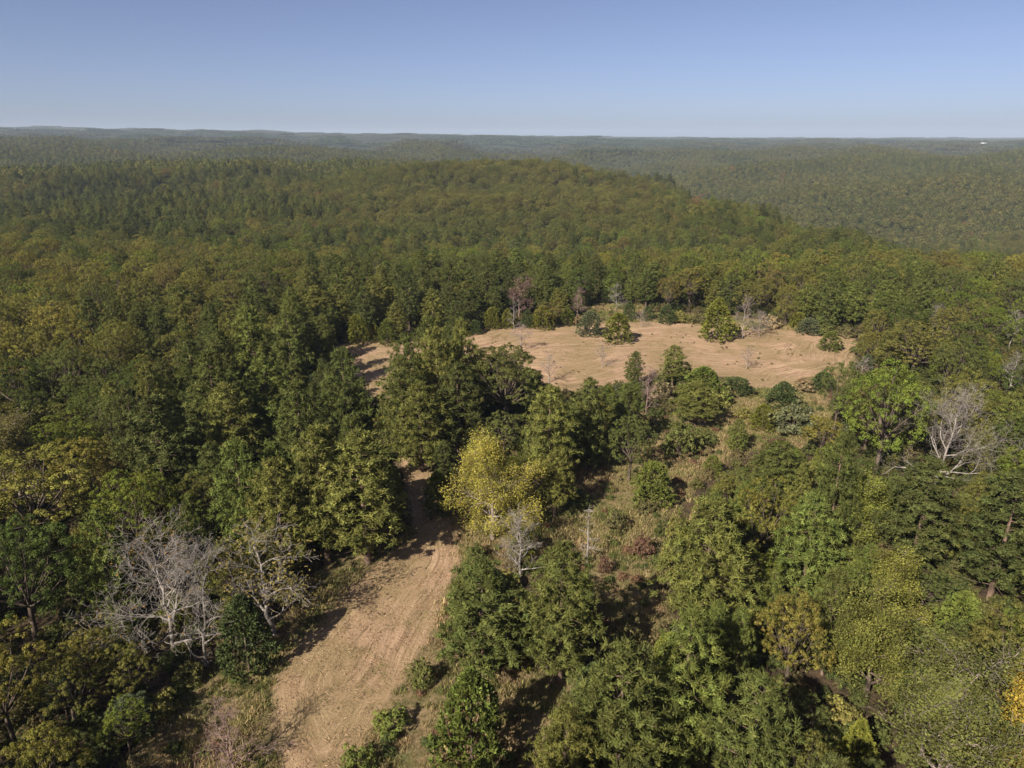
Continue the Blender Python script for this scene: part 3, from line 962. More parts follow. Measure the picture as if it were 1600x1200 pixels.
bare_tree(1458, 596, 772, 185, 'big bleached dead tree with heavy splayed limbs among the leafy trees', M_GREY, 31, 5, (1.0, 0), .22, .14, 13, kids=(.65, 2), trop=.09)
bare_tree(1160, 458, 528, 48, 'hazy grey leafless tree right against the largest field cedar', M_TWIG, 37, 4, (0, 0), .14, .15, 9)
bare_tree(1186, 482, 526, 40, 'shorter grey leafless tree second out from the largest field cedar', M_TWIG, 39, 4, (0, 0), .1, .15, 9)
bare_tree(812, 434, 512, 42, 'pinkish brown leafless crown rising over the cedars of the upper field edge', M_PINK, 41, 4, (0, 0), .14, .3, 10, leaf=(.7, .3, (.17, .10, .085), 2, .3), world=(0, 9))
bare_tree(803, 462, 518, 24, 'thin pale leafless tree between slim cedars at the upper field edge', M_GREY, 43, 3, (0, 0), .1, .2, 9)
bare_tree(815, 503, 548, 40, 'small leafless tree alone in the far field with its shadow beside it', M_TWIG, 47, 4, (0, 0), .1, .25, 8)
bare_tree(858, 548, 598, 40, 'faint leafless tree at the near edge of the far field by the round tree', M_TWIG, 51, 3, (0, 0), .1, .25, 9)
bare_tree(941, 532, 574, 30, 'small bare bush tree in the open middle of the far field', M_TWIG, 53, 3, (0, 0), .07, .1, 9, leaf=(.12, .2, (.11, .11, .04), 2, .3))
bare_tree(1166, 540, 576, 34, 'small bare bush tree over a green mound in the far field', M_TWIG, 57, 3, (0, 0), .07, .1, 9, leaf=(.15, .2, (.11, .11, .04), 2, .3))
bare_tree(1455, 474, 530, 28, 'small white dead tree standing out of the wood past the far field', M_GREY, 61, 4, (0, 0), .12, .4, 8)
bare_tree(1576, 482, 550, 36, 'pale bare tree in the wood near the picture edge, upper of two', M_GREY, 63, 4, (0, 0), .12, .3, 9)
bare_tree(1574, 548, 620, 44, 'pale bare tree in the wood near the picture edge, lower of two', M_GREY, 67, 4, (0, 0), .14, .3, 9)
bare_tree(1009, 570, 650, 42, 'pinkish bare tree among the pines of the near field edge', M_PINK, 71, 4, (0, 0), .1, .2, 9)
bare_tree(902, 446, 500, 30, 'pale pink leafless tree at the grassy bay above the field', M_PINK, 73, 4, (0, 0), .1, .25, 9)
bare_tree(962, 440, 486, 30, 'leafless tree with pale trunk behind the grassy bay above the field', M_GREY, 77, 4, (0, 0), .1, .25, 9)
bare_tree(1001, 482, 512, 28, 'grey bare bush between two small cedars above the far field', M_TWIG, 79, 3, (0, 0), .06, .1, 9)
bare_tree(1310, 742, 840, 28, 'thin leafless sapling poking up among the sunlit pines', M_TWIG, 81, 3, (0, 0), .08, .3, 9)
bare_tree(1345, 556, 592, 34, 'grey leafless bush at the tip of the far field', M_TWIG, 83, 3, (0, 0), .08, .1, 9)
# trees that still have thin foliage, limbs showing through
bare_tree(770, 672, 842, 146, 'yellow-green tree with pale limbs showing, at the neck of the mown strip', M_TWIG, 101, 4, (0, 0), .26, .16, 13, leaf=(.84, .16, (.315, .275, .055), 28, .35), name='yellowing_tree', cat='yellowing tree', trop=.03)
bare_tree(1580, 1050, 1240, 110, 'golden yellow tree in the lower corner', M_TWIG, 105, 4, (0, 0), .2, .2, 11, leaf=(.80, .16, (.36, .26, .045), 28, .35), name='yellowing_tree', cat='yellowing tree')
bare_tree(1452, 1000, 1250, 200, 'large thinning olive tree with bleached limbs showing through its crown', M_TWIG, 109, 4, (.5, 0), .22, .2, 13, leaf=(.62, .16, (.125, .130, .036), 26, .34), name='yellowing_tree', cat='thinning tree')
bare_tree(1350, 925, 1090, 110, 'thinning tree with pale twigs behind the large thinning olive tree', M_BARK, 113, 4, (0, 0), .2, .2, 11, leaf=(.75, .16, (.165, .165, .038), 26, .33), name='yellowing_tree', cat='thinning tree')
bare_tree(1385, 862, 985, 84, 'yellow-olive thinning tree amid the sunlit pines', M_TWIG, 117, 4, (0, 0), .16, .2, 10, leaf=(.80, .17, (.19, .185, .04), 24, .33), name='yellowing_tree', cat='thinning tree')
bare_tree(1340, 742, 850, 70, 'slim yellow-green tree between the largest leafy tree and the dark pine', M_TWIG, 121, 4, (0, 0), .14, .2, 10, leaf=(.80, .17, (.18, .19, .04), 24, .33), name='yellowing_tree', cat='thinning tree')
bare_tree(40, 640, 800, 120, 'brown-tinged thinning tree over the wide yellow-olive tree', M_TWIG, 125, 4, (0, 0), .2, .2, 11, leaf=(.80, .17, (.15, .13, .045), 24, .35), name='yellowing_tree', cat='thinning tree')


def snag(px, yt, yb, label):
    """a dead conifer: a bare mast with short level stubs"""
    x, y, h, r = place(px, yt, yb, 44)
    rg = random.Random(4)
    e = empty('dead_snag', (x, y, float(height(x, y))), 0)
    seg = []; p = np.array([0, 0, -.2])
    for i in range(8):
        q = np.array([.04 * math.sin(i), .03 * math.cos(i * 2), h * (i + 1) / 8]); seg.append((p, q, .15 * (1 - i / 8) + .02, .15 * (1 - (i + 1) / 8) + .015, 7)); p = q
    link_mesh('trunk', tubes('snag_trunk', seg, M_GREY), e)
    for i in range(46):
        t = rg.uniform(.1, .96); a = rg.uniform(0, 6.28); Lb = r * 1.3 * (1.2 - t) * rg.uniform(.5, 1.1)
        s = np.array([0, 0, t * h]); m = s + np.array([math.cos(a), math.sin(a), .05]) * Lb * .5; q = s + np.array([math.cos(a), math.sin(a), rg.uniform(-.1, .25)]) * Lb
        link_mesh('branch', tubes('snag_branch', [(s, m, .04, .03, 4), (m, q, .03, .015, 4)], M_GREY), e)
    tag(e, label, 'dead tree')
    OCC.append((x, y, 1.5)); BOXES.append((px - 14, px + 14, yt, yb, y))


snag(917, 786, 884, 'pointed dead snag with short level branches in the rough grass')

# ------------------------------------------------------------------ filler trees of the wood
CLEAR = [   # parts of the photo where open ground shows (photo pixels)
    [(418, 1240), (412, 1130), (420, 1062), (470, 985), (560, 885), (640, 835), (655, 800), (700, 805), (725, 835), (720, 885), (668, 1010), (600, 1130), (550, 1240)],
    [(240, 1240), (300, 1090), (420, 1040), (430, 1240)],
    [(640, 810), (628, 745), (600, 690), (660, 700), (672, 750), (690, 810)],
    [(530, 600), (528, 540), (617, 533), (600, 580), (590, 620)],
    [(745, 524), (833, 508), (1000, 503), (1150, 518), (1262, 516), (1340, 524), (1338, 552), (1322, 576), (1244, 600), (1180, 608), (1080, 580), (980, 590), (880, 612), (850, 590), (835, 545), (775, 525)],
    [(940, 482), (1005, 482), (1010, 498), (950, 500)], [(1050, 492), (1090, 494), (1090, 508), (1050, 505)], [(1185, 500), (1250, 508), (1240, 516), (1185, 512)],
    [(845, 800), (880, 760), (900, 735), (960, 715), (1010, 690), (1045, 650), (1110, 640), (1125, 600), (1180, 615), (1260, 600), (1310, 612), (1262, 690), (1165, 722), (1090, 775), (1020, 830), (1030, 900), (1040, 950), (1000, 1000), (960, 1000), (930, 900), (870, 850)],
    [(700, 830), (760, 805), (770, 850), (720, 870)],
    [(640, 1060), (700, 1000), (700, 1045), (690, 1190), (600, 1240), (560, 1200)], [(850, 1062), (900, 1062), (890, 1095), (850, 1095)],
]
CLEARW = MOW + BRUSH


def blocked(x, y, h, r):
    z = float(height(x, y))
    hs = np.array([.0, 1, .8, .8, .45, .45, .2, .2]); rs = np.array([0, 0, .6, -.6, 1, -1, .8, -.8])
    px, py = project(x + rs * r, y, z + hs * h)
    for P in CLEAR:
        if in_poly(P, px, py).any(): return True
    for (a, b, c, d, yy) in BOXES:
        if y < yy - .5 and (((px > a) & (px < b) & (py > c) & (py < d)).any()): return True
    return False


def species(x, y, rng):
    """what grows where, by where it shows in the photo: pine probability and tones"""
    px, py = project(x, y, float(height(x, y)) + 9)
    px = float(px); py = float(py)
    n = float(fbm(x / 45, y / 45, 31, 3))
    p = .42 + n * .9
    oaks = [(-40, 620, 230, 330), (60, 1000, 170, 300), (1500, 560, 260, 130), (150, 430, 260, 60), (1560, 1100, 150, 200), (1420, 1060, 110, 100)]
    pines = [(430, 700, 230, 190), (700, 455, 300, 48), (1000, 1100, 260, 190), (1250, 830, 170, 130), (1440, 820, 170, 110), (200, 332, 330, 26), (650, 620, 330, 90), (560, 470, 160, 60), (1340, 470, 120, 20)]
    for cx, cy_, a, b in oaks:
        q = ((px - cx) / a) ** 2 + ((py - cy_) / b) ** 2
        if q < 1: p -= .75 * (1 - q) ** .5
    for cx, cy_, a, b in pines:
        q = ((px - cx) / a) ** 2 + ((py - cy_) / b) ** 2
        if q < 1: p += .8 * (1 - q) ** .5
    return ('pine' if rng.random() < p else 'oak'), px, py


PT = ['dark green', 'deep green', 'olive-green', 'fresh green']
OT = ['olive', 'dull green', 'yellow-olive', 'brown-tinged', 'leaf green', 'rusty orange', 'deep green']


def pick_tone(kd, x, y, px, rng):
    n = float(fbm(x / 60, y / 60, 77, 2))
    if kd == 'pine':
        wts = np.array([.3 - n * .4, .4, .2 + n * .4 + (.35 if px > 950 else 0), .22 + (.25 if px > 950 else 0)])
        return PT[int(rng.choice(4, p=np.clip(wts, .03, None) / np.clip(wts, .03, None).sum()))]
    wts = np.array([.33, .22, .12 + n * .25, .07 + n * .1, .10, .0, .16 - n * .3])
    if px > 950: wts[2] += .12; wts[4] += .16
    if px < 260: wts[2] += .16; wts[0] += .15
    wts = np.clip(wts, [.02, .02, .02, .02, .02, 0, .02], None)
    return OT[int(rng.choice(7, p=wts / wts.sum()))]


rng = np.random.default_rng(99)
grid = {}


def occ_near(x, y, rad):
    gx_, gy_ = int(x // 10), int(y // 10)
    for i in (-1, 0, 1):
        for j in (-1, 0, 1):
            for (ox, oy, orr) in grid.get((gx_ + i, gy_ + j), ()):
                if (ox - x) ** 2 + (oy - y) ** 2 < ((orr + rad) * .74) ** 2: return True
    return False


def occ_add(x, y, r):
    grid.setdefault((int(x // 10), int(y // 10)), []).append((x, y, r))


for q in OCC: occ_add(*q)
cand = []
Ymax = 470.0
N_TRY = 42000
ys = np.sqrt(rng.uniform(0, 1, N_TRY)) * (Ymax + 10) - 10
xs = rng.uniform(-1, 1, N_TRY) * (np.maximum(ys, 0) * .86 + 62)
inw = np.zeros(N_TRY, bool)
for P in CLEARW: inw |= in_poly(P, xs, ys)
order = np.argsort(rng.random(N_TRY))
for i in order:
    x, y = float(xs[i]), float(ys[i])
    if inw[i]: continue
    if x * x + y * y < 64: continue
    kd, px, py = species(x, y, rng)
    sz = rng.uniform(.68, 1.2)
    h = (14.5 if kd == 'pine' else 13.0) * sz
    r = (3.1 if kd == 'pine' else 4.2) * rng.uniform(.82, 1.15) * sz ** .5
    if y < 60: h = min(h, 15)
    if kd == 'pine' and y > 170: h *= .88; r *= 1.2
    if 120 < y < 260 and sdf([MOW[2]], np.array([x]), np.array([y]))[0] > -r * .8: continue
    if occ_near(x, y, r): continue
    if y < 320 and blocked(x, y, h, r):
        h *= .6; r *= .68
        if occ_near(x, y, r) or blocked(x, y, h, r):
            if rng.random() < .5: continue
            h *= .5; r *= .6; kd = 'shrub' if rng.random() < .5 else 'cedar'
            if blocked(x, y, h, r): continue
    occ_add(x, y, r)
    if kd == 'cedar': tone = ['dark green', 'olive-green', 'bright green', 'grey-green'][rng.integers(4)]
    elif kd == 'shrub': tone = ['green', 'grey-green', 'dull olive', 'yellow-green', 'tan'][rng.integers(5)]
    else: tone = pick_tone(kd, x, y, px, rng)
    z = float(height(x, y))
    qx, qy = project(x, y, z + h * .8)
    vis = (-25 < qx < 1625) and qy < 1225 and y > 12
    cand.append([kd, x, y, h, r, tone, bool(vis), math.hypot(x, y)])
# young trees and bushes in the gaps
for _ in range(5200):
    y = float(math.sqrt(rng.random()) * 150 + 8); x = float(rng.uniform(-1, 1) * (y * .82 + 30))
    if in_poly(BRUSH[0], np.array([x]), np.array([y]))[0] or any(in_poly(P, np.array([x]), np.array([y]))[0] for P in CLEARW): continue
    kd = ['cedar', 'shrub', 'oak', 'pine'][rng.choice(4, p=[.2, .35, .28, .17])]
    h = {'cedar': 5, 'shrub': 3.0, 'oak': 8, 'pine': 8.5}[kd] * rng.uniform(.75, 1.2); r = {'cedar': 1.7, 'shrub': 1.7, 'oak': 2.5, 'pine': 1.9}[kd] * rng.uniform(.8, 1.2)
    gx_, gy_ = int(x // 10), int(y // 10); bad = False
    for i in (-1, 0, 1):
        for j in (-1, 0, 1):
            for (ox, oy, orr) in grid.get((gx_ + i, gy_ + j), ()):
                if (ox - x) ** 2 + (oy - y) ** 2 < (orr * .72 + r * .5) ** 2: bad = True
    if bad or blocked(x, y, h, r): continue
    occ_add(x, y, r)
    qx, qy = project(x, y, h * .8)
    px = float(qx)
    tone = {'cedar': ['dark green', 'olive-green', 'bright green', 'grey-green'], 'shrub': ['green', 'grey-green', 'dull olive', 'yellow-green'], 'oak': ['olive', 'dull green', 'yellow-olive', 'leaf green'], 'pine': PT}[kd][rng.integers(4)]
    cand.append([kd, x, y, h, r, tone, bool((-25 < qx < 1625) and qy < 1225 and y > 12), math.hypot(x, y)])
cand.sort(key=lambda c: c[7])
# a few understory cedars and shrubs along the wood edges
n_kind = {k: sum(1 for a in ALL if a['kind'] == k) for k in PROTO}
LIM = {'pine': 298, 'oak': 298, 'cedar': 200, 'shrub': 200}
rest = []
random.seed(5)
for c in cand:
    kd = c[0]
    if c[6] and n_kind[kd] < LIM[kd]:
        n_kind[kd] += 1
        make_tree(kd, c[1], c[2], c[3], c[4], c[5])
        ALL[-1]['group'] = GROUP[kd]
    else:
        rest.append(c) if kd in ('pine', 'oak') else None

# ------------------------------------------------------------------ labels for the many
LAND = [(275, 900, 'grey dead tree'), (770, 760, 'yellow-green tree'), (1460, 680, 'bleached splayed tree'), (1366, 650, 'largest leafy tree'),
        (738, 1120, 'big bright cedar'), (874, 950, 'rounded shadow-casting pine'), (1096, 880, 'wide sunlit pine'), (1119, 500, 'largest field cedar'),
        (1296, 533, 'lone dome cedar'), (965, 512, 'olive field cedar'), (812, 470, 'pinkish bare tree'), (560, 515, 'short field end'), (575, 780, 'pine by the strip neck'),
        (792, 600, 'round field-edge tree'), (60, 790, 'wide yellow-olive tree'), (1580, 1140, 'golden corner tree'), (1452, 1110, 'thinning pale-limbed tree'),
        (1455, 495, 'small white dead tree'), (350, 640, 'shadowed gap pine'), (200, 1140, 'shaded verge sapling'), (1575, 520, 'paired pale bare trees'), (686, 600, 'tallest clump pine'),
        (1020, 760, 'lone conical cedar'), (1018, 1060, 'near pine cluster'), (1545, 840, 'dark spreading pine'), (60, 1000, 'lower-corner dark wood'), (0, 450, 'outermost pale canopy'),
        (250, 480, 'broadleaf slope'), (921, 505, 'round cedar at the upper edge')]
ORD = 'first second third fourth fifth sixth seventh eighth ninth tenth eleventh twelfth thirteenth fourteenth fifteenth sixteenth seventeenth eighteenth nineteenth twentieth'.split()
ORD += ['twenty-' + q for q in ORD[:9]] + ['thirtieth'] + ['thirty-' + q for q in ORD[:9]] + ['fortieth'] + ['forty-' + q for q in ORD[:9]]
bins = {}
for a in ALL:
    if a['label']:
        tag(a['o'], a['label'], CAT[a['kind']], a['group']); continue
    z = float(height(a['x'], a['y']))
    px, py = project(a['x'], a['y'], z + a['h'] * .7)
    dd = [((px - l[0]) ** 2 + ((py - l[1]) * 1.5) ** 2, k) for k, l in enumerate(LAND)]
    d0, k = min(dd)
    dx, dy = px - LAND[k][0], (py - LAND[k][1]) * 1.5
    if abs(dy) > abs(dx): rel = 'beyond' if dy < 0 else 'in front of'
    else: rel = 'shadeward of' if dx > 0 else 'sunward of'
    big = 'low ' if a['h'] < 6 else ('tall ' if a['h'] > 14.5 else '')
    bins.setdefault((a['kind'], a['tone'], big, rel, k), []).append((d0, a))
for (kd, tone, big, rel, k), v in bins.items():
    v.sort(key=lambda t: t[0])
    for i, (_, a) in enumerate(v):
        if len(v) == 1: lab = f"the one {big}{tone} {WORD[kd]} {rel} the {LAND[k][2]}"
        else: lab = f"{big}{tone} {WORD[kd]}, {ORD[min(i, 48)]} out {rel} the {LAND[k][2]}"
        tag(a['o'], lab, CAT[kd], a['group'])


# ------------------------------------------------------------------ instanced masses (distant wood, grass)
def gn_scatter(name, pts, rot, scl, idx, tint, types, label, kind='stuff'):
    """types: list of lists of prototype objects; one geometry-nodes object holding every copy"""
    me = D.meshes.new(name)
    n = len(pts)
    me.vertices.add(n); me.vertices.foreach_set('co', np.ascontiguousarray(pts, np.float32).ravel())
    for nm, ty, val, key in (('rot', 'FLOAT_VECTOR', rot, 'vector'), ('scl', 'FLOAT_VECTOR', scl, 'vector'), ('tint', 'FLOAT_VECTOR', tint, 'vector'), ('idx', 'INT', idx, 'value')):
        a = me.attributes.new(nm, ty, 'POINT'); a.data.foreach_set(key, np.ascontiguousarray(val, np.int32 if ty == 'INT' else np.float32).ravel())
    o = D.objects.new(name, me); COL.objects.link(o)
    o['kind'] = kind; o['label'] = label
    ng = D.node_groups.new(name, 'GeometryNodeTree')
    ng.interface.new_socket('Geometry', in_out='INPUT', socket_type='NodeSocketGeometry')
    ng.interface.new_socket('Geometry', in_out='OUTPUT', socket_type='NodeSocketGeometry')
    N, L = ng.nodes, ng.links
    gi = N.new('NodeGroupInput'); go = N.new('NodeGroupOutput')

    def attr(nm, ty):
        a = N.new('GeometryNodeInputNamedAttribute'); a.data_type = ty; a.inputs['Name'].default_value = nm; return a.outputs['Attribute']
    ar, asx, ai = attr('rot', 'FLOAT_VECTOR'), attr('scl', 'FLOAT_VECTOR'), attr('idx', 'INT')
    join = N.new('GeometryNodeJoinGeometry')
    for k, protos in enumerate(types):
        cmpn = N.new('FunctionNodeCompare'); cmpn.data_type = 'INT'; cmpn.operation = 'EQUAL'
        ins = [s for s in cmpn.inputs if s.type == 'INT']
        L.new(ai, ins[0]); ins[1].default_value = k
        j = N.new('GeometryNodeJoinGeometry')
        for p in protos:
            oi = N.new('GeometryNodeObjectInfo'); oi.inputs['Object'].default_value = p; oi.inputs['As Instance'].default_value = False
            L.new(oi.outputs['Geometry'], j.inputs[0])
        ip = N.new('GeometryNodeInstanceOnPoints')
        L.new(gi.outputs[0], ip.inputs['Points']); L.new([s for s in cmpn.outputs if s.enabled][0], ip.inputs['Selection'])
        L.new(j.outputs[0], ip.inputs['Instance'])
        er = N.new('FunctionNodeEulerToRotation'); L.new(ar, er.inputs[0]); L.new(er.outputs[0], ip.inputs['Rotation'])
        L.new(asx, ip.inputs['Scale'])
        L.new(ip.outputs[0], join.inputs[0])
    L.new(join.outputs[0], go.inputs[0])
    md = o.modifiers.new('scatter', 'NODES'); md.node_group = ng
    return o


def loose(me):
    return D.objects.new(me.name, me)      # a source for copies, never linked to the scene


def mid_crown(seed, h, r, conic, mat, n=240, s=.72):
    rg = np.random.default_rng(seed)
    if conic:
        u = rg.uniform(0, 1, n) ** .9; a = rg.uniform(0, 6.283, n)
        rad = r * np.minimum(1, (u + .15) / .3) ** .6 * (1 - u ** 2.6) ** .58 * rg.uniform(.72, 1.05, n) * (1 + .15 * np.sin(a * 4 + u * 9))
        c = np.stack([np.cos(a) * rad, np.sin(a) * rad, h * (.2 + .8 * u)], 1)
        out = unit(np.stack([np.cos(a), np.sin(a), .6 + 0 * a], 1))
    else:
        d = rand_dirs(rg, n); d[:, 2] = np.where(d[:, 2] < -.3, -d[:, 2], d[:, 2])
        lob = np.abs(np.sin(d[:, 0] * 4.2 + seed) * np.cos(d[:, 1] * 4.6 + seed * 2) * np.sin(d[:, 2] * 3.7 + seed))
        c = d * np.array([r, r, h * .38]) * (.78 + .30 * lob)[:, None] + np.array([0, 0, h * .6])
        out = unit(d + np.array([0, 0, .2]))
    V, F = leaves(rg, c, unit(out + rand_dirs(rg, n) * .6), s * rg.uniform(.6, 1.4, n), .8)
    var = np.repeat(rg.uniform(0, 1, n), 4)
    return mesh_from('distant_crown', V, F, mat, var)


near_types = [[loose(c), loose(t)] for c, t, _, _ in PINE] + [[loose(c), loose(t)] for c, t, _, _ in OAK]
near_h = [p[2] for p in PINE] + [p[2] for p in OAK]
near_r = [p[3] for p in PINE] + [p[3] for p in OAK]
mid_p = [mid_crown(500 + i, 14, 3.2, True, M_PINE) for i in range(4)]
mid_o = [mid_crown(520 + i, 12.5, 4.3, False, M_OAK, 280, .82) for i in range(4)]


def tints_of(kinds, tones, rg):
    out = np.array([TINT[k][t] for k, t in zip(kinds, tones)])
    return out * rg.uniform(.85, 1.15, (len(out), 1)) * rg.uniform(.95, 1.05, out.shape)


# middle distance: individually placed trees from the near fill plus a jittered grid out to 2.3 km
def grid_points(y0, y1, cell, rg, amax=.84):
    P = []
    yy = np.arange(y0, y1, cell)
    for y in yy:
        xw = y * amax + 40
        xx = np.arange(-xw, xw, cell)
        P.append(np.stack([xx + rg.uniform(-.48, .48, len(xx)) * cell, y + rg.uniform(-.48, .48, len(xx)) * cell], 1))
    return np.concatenate(P)


rg = np.random.default_rng(123)
A = grid_points(Ymax, 1000, 7.2, rg)
B = grid_points(1000, 2300, 8.2, rg)
G = np.concatenate([A, B])
gz = height(G[:, 0], G[:, 1])
gpx, gpy = project(G[:, 0], G[:, 1], gz + 9)
n1 = fbm(G[:, 0] / 70, G[:, 1] / 70, 31, 3); n2 = fbm(G[:, 0] / 260, G[:, 1] / 260, 35, 3)
pp = .12 + n1 * .8 + n2 * .9
belt = (((gpx - 200) / 340) ** 2 + ((gpy - 332) / 22) ** 2) < 1
pp = np.where(belt, .92, pp)
belt2 = (((gpx - 760) / 330) ** 2 + ((gpy - 425) / 34) ** 2) < 1
pp = np.where(belt2, .92, pp)
isp = rg.random(len(G)) < pp
tn = fbm(G[:, 0] / 120, G[:, 1] / 120, 77, 3)
tp = np.array([TINT['pine'][t] for t in PT]); to = np.array([TINT['oak'][t] for t in OT])
ti = np.where(isp[:, None], tp[np.clip((rg.random(len(G)) * 3.2 + tn * 1.5 + .3).astype(int), 0, 3)], 0)
ok = np.argsort([np.dot(TINT['oak'][t], (.3, .6, .1)) for t in OT])     # dark to light
base_i = np.clip(rg.normal(2.6 + tn * 3.2, 1.5), 0, 5).astype(int)
oc = (to[np.array([6, 1, 0, 0, 3, 2])[base_i]] * .6 + to[0] * .4)
rare = rg.random(len(G)); oc = np.where((rare < .006)[:, None], to[5], oc)
ti = np.where(isp[:, None], ti, oc) * rg.uniform(.8, 1.2, (len(G), 1))
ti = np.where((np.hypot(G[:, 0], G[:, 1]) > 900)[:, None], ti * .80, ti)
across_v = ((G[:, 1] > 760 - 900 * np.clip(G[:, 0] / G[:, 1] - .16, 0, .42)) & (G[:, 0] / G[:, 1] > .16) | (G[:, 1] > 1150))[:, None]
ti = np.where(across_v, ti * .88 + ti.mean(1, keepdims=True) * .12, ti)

for nm, kd, flag, protos, lab in (('pine_woodland', 'pine', True, mid_p, 'dark green pines of the wooded slopes beyond the clearing'),
                                  ('broadleaf_woodland', 'oak', False, mid_o, 'olive and brown-tinged broadleaf canopy of the wooded slopes')):
    off = 0 if kd == 'pine' else 6
    rr_ = [c for c in rest if c[0] == kd]
    rp = np.array([[c[1], c[2], float(height(c[1], c[2]))] for c in rr_])
    ri = rg.integers(0, 6, len(rr_))
    hs = np.array([c[3] for c in rr_]) / (15 if kd == 'pine' else 13)
    rs = np.array([c[4] for c in rr_]) / np.array([near_r[off + q] for q in ri])
    rt = tints_of([kd] * len(rr_), [c[5] for c in rr_], rg)
    m = isp == flag
    gp = np.stack([G[m, 0], G[m, 1], gz[m] - .5], 1)
    s = rg.uniform(.72, 1.32, m.sum())
    pts = np.concatenate([rp, gp])
    scl = np.concatenate([np.stack([rs, rs, hs], 1), np.stack([s, s, s * rg.uniform(.85, 1.12, len(s))], 1)])
    far_i = rg.integers(0, 4, m.sum()) + 6
    close = np.hypot(gp[:, 0], gp[:, 1]) < 900
    far_i = np.where(close, rg.integers(0, 6, m.sum()), far_i)
    idx = np.concatenate([ri, far_i])
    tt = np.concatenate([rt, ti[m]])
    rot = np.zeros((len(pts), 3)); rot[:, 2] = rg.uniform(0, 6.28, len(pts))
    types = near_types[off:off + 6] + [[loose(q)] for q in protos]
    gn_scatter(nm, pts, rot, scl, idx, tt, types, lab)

# far hills: small patches of canopy
def patch_mesh(seed, size=66.0, n=85):
    rg_ = np.random.default_rng(seed)
    c = rg_.uniform(-size / 2, size / 2, (n, 2))
    k = 26
    d = rand_dirs(rg_, n * k); d[:, 2] = np.abs(d[:, 2])
    cr = rg_.uniform(3.4, 5.2, n); hh = rg_.uniform(8, 12.5, n)
    C = np.repeat(np.column_stack([c, hh * .6]), k, 0) + d * np.column_stack([np.repeat(cr, k), np.repeat(cr, k), np.repeat(hh * .5, k)])
    V, F = leaves(rg_, C, unit(d + rand_dirs(rg_, n * k) * .4), 2.3 * rg_.uniform(.7, 1.3, n * k), .85)
    return mesh_from('far_canopy', V, F, M_OAK, np.repeat(rg_.uniform(0, 1, n), k * 4))


FP = grid_points(2300, 9400, 58, rg, .86)
rowstep = FP[:, 1]
keep = rg.random(len(FP)) < 1.0
FP = FP[keep]
FP = FP[(((FP[:, 0] - 2050) / 130) ** 2 + ((FP[:, 1] - 3270) / 120) ** 2) > 1]
fz = height(FP[:, 0], FP[:, 1])
fn = fbm(FP[:, 0] / 700, FP[:, 1] / 700, 91, 4)
ft = np.where((fn > .12)[:, None], np.array([.062, .073, .034]), np.array([.094, .092, .042])) * (1 + fn[:, None] * .35) * rg.uniform(.85, 1.15, (len(FP), 1))
frot = np.zeros((len(FP), 3)); frot[:, 2] = rg.uniform(0, 6.28, len(FP))
fs = np.ones((len(FP), 3)) * rg.uniform(.95, 1.15, (len(FP), 1))
gn_scatter('far_hill_woodland', np.column_stack([FP, fz - 1]), frot, fs, rg.integers(0, 3, len(FP)), ft, [[loose(patch_mesh(700 + i))] for i in range(3)],
           'continuous wooded canopy of the far hills fading to the horizon')


# ------------------------------------------------------------------ grass
def tuft(seed, n=16, h=.75, w=.07, spread=.28, flat=0.0):
    rg_ = np.random.default_rng(seed)
    b = np.column_stack([rg_.normal(size=(n, 2)) * spread, np.zeros(n)])
    d = unit(np.column_stack([rg_.normal(size=(n, 2)) * (.35 + flat * 3), np.ones(n) * (1 - flat * .85)]))
    if flat: b[:, 2] = .04 + rg_.uniform(0, .06, n)
    V, F = spikes(rg_, b, b + d * (h * rg_.uniform(.55, 1.1, n))[:, None], w * rg_.uniform(.7, 1.4, n))
    return mesh_from('grass_tuft', V, F, M_GRASS, np.repeat(rg_.uniform(0, 1, n), 4))


def scatter_in(polys, dens, rg_, ymax=1e9, margin=0.0, dens_far=None):
    out = []
    for P in polys:
        P_ = np.array(P); lo, hi = P_.min(0), P_.max(0)
        n = int((hi[0] - lo[0] + 4) * (hi[1] - lo[1] + 4) * dens)
        q = rg_.uniform(lo - 2, hi + 2, (n, 2))
        s = sdf([P], q[:, 0], q[:, 1])
        q = q[(s > -margin + rg_.normal(size=len(q)) * .8) & (q[:, 1] < ymax)]
        if dens_far is not None:
            q = q[(q[:, 1] < 120) | (rg_.random(len(q)) < dens_far)]
        out.append(q)
    return np.concatenate(out)


gr = np.random.default_rng(55)
T = scatter_in(BRUSH, 3.6, gr, margin=1.2)
T = T[sdf(MOW, T[:, 0], T[:, 1]) < -.2 + gr.normal(size=len(T)) * .35]
gcol = np.array([(.32, .24, .125), (.25, .21, .09), (.17, .17, .055), (.23, .20, .08), (.26, .18, .10), (.105, .12, .038)])
gn_ = fbm(T[:, 0] / 7, T[:, 1] / 7, 61, 3); gh = fbm(T[:, 0] / 4, T[:, 1] / 4, 66, 2)
ci = np.clip(np.where(gn_ > .12, gr.choice([2, 3, 5], len(T)), np.where(gn_ < -.28, gr.choice([4, 0], len(T)), gr.choice([0, 1, 3], len(T)))), 0, 5)
gt = gcol[ci] * gr.uniform(.8, 1.2, (len(T), 1))
s = gr.uniform(.6, 1.2, len(T)) * (1 + gh * .7)
rot = np.zeros((len(T), 3)); rot[:, 2] = gr.uniform(0, 6.28, len(T))
gn_scatter('tall_grass', np.column_stack([T, height(T[:, 0], T[:, 1]) - .03]), rot, np.stack([s * 1.2, s * 1.2, s], 1), gr.integers(0, 4, len(T)), gt,
           [[loose(tuft(800 + i, 20, .58, .06, .32))] for i in range(4)], 'tall dry tan and green grass on the unmown ground')
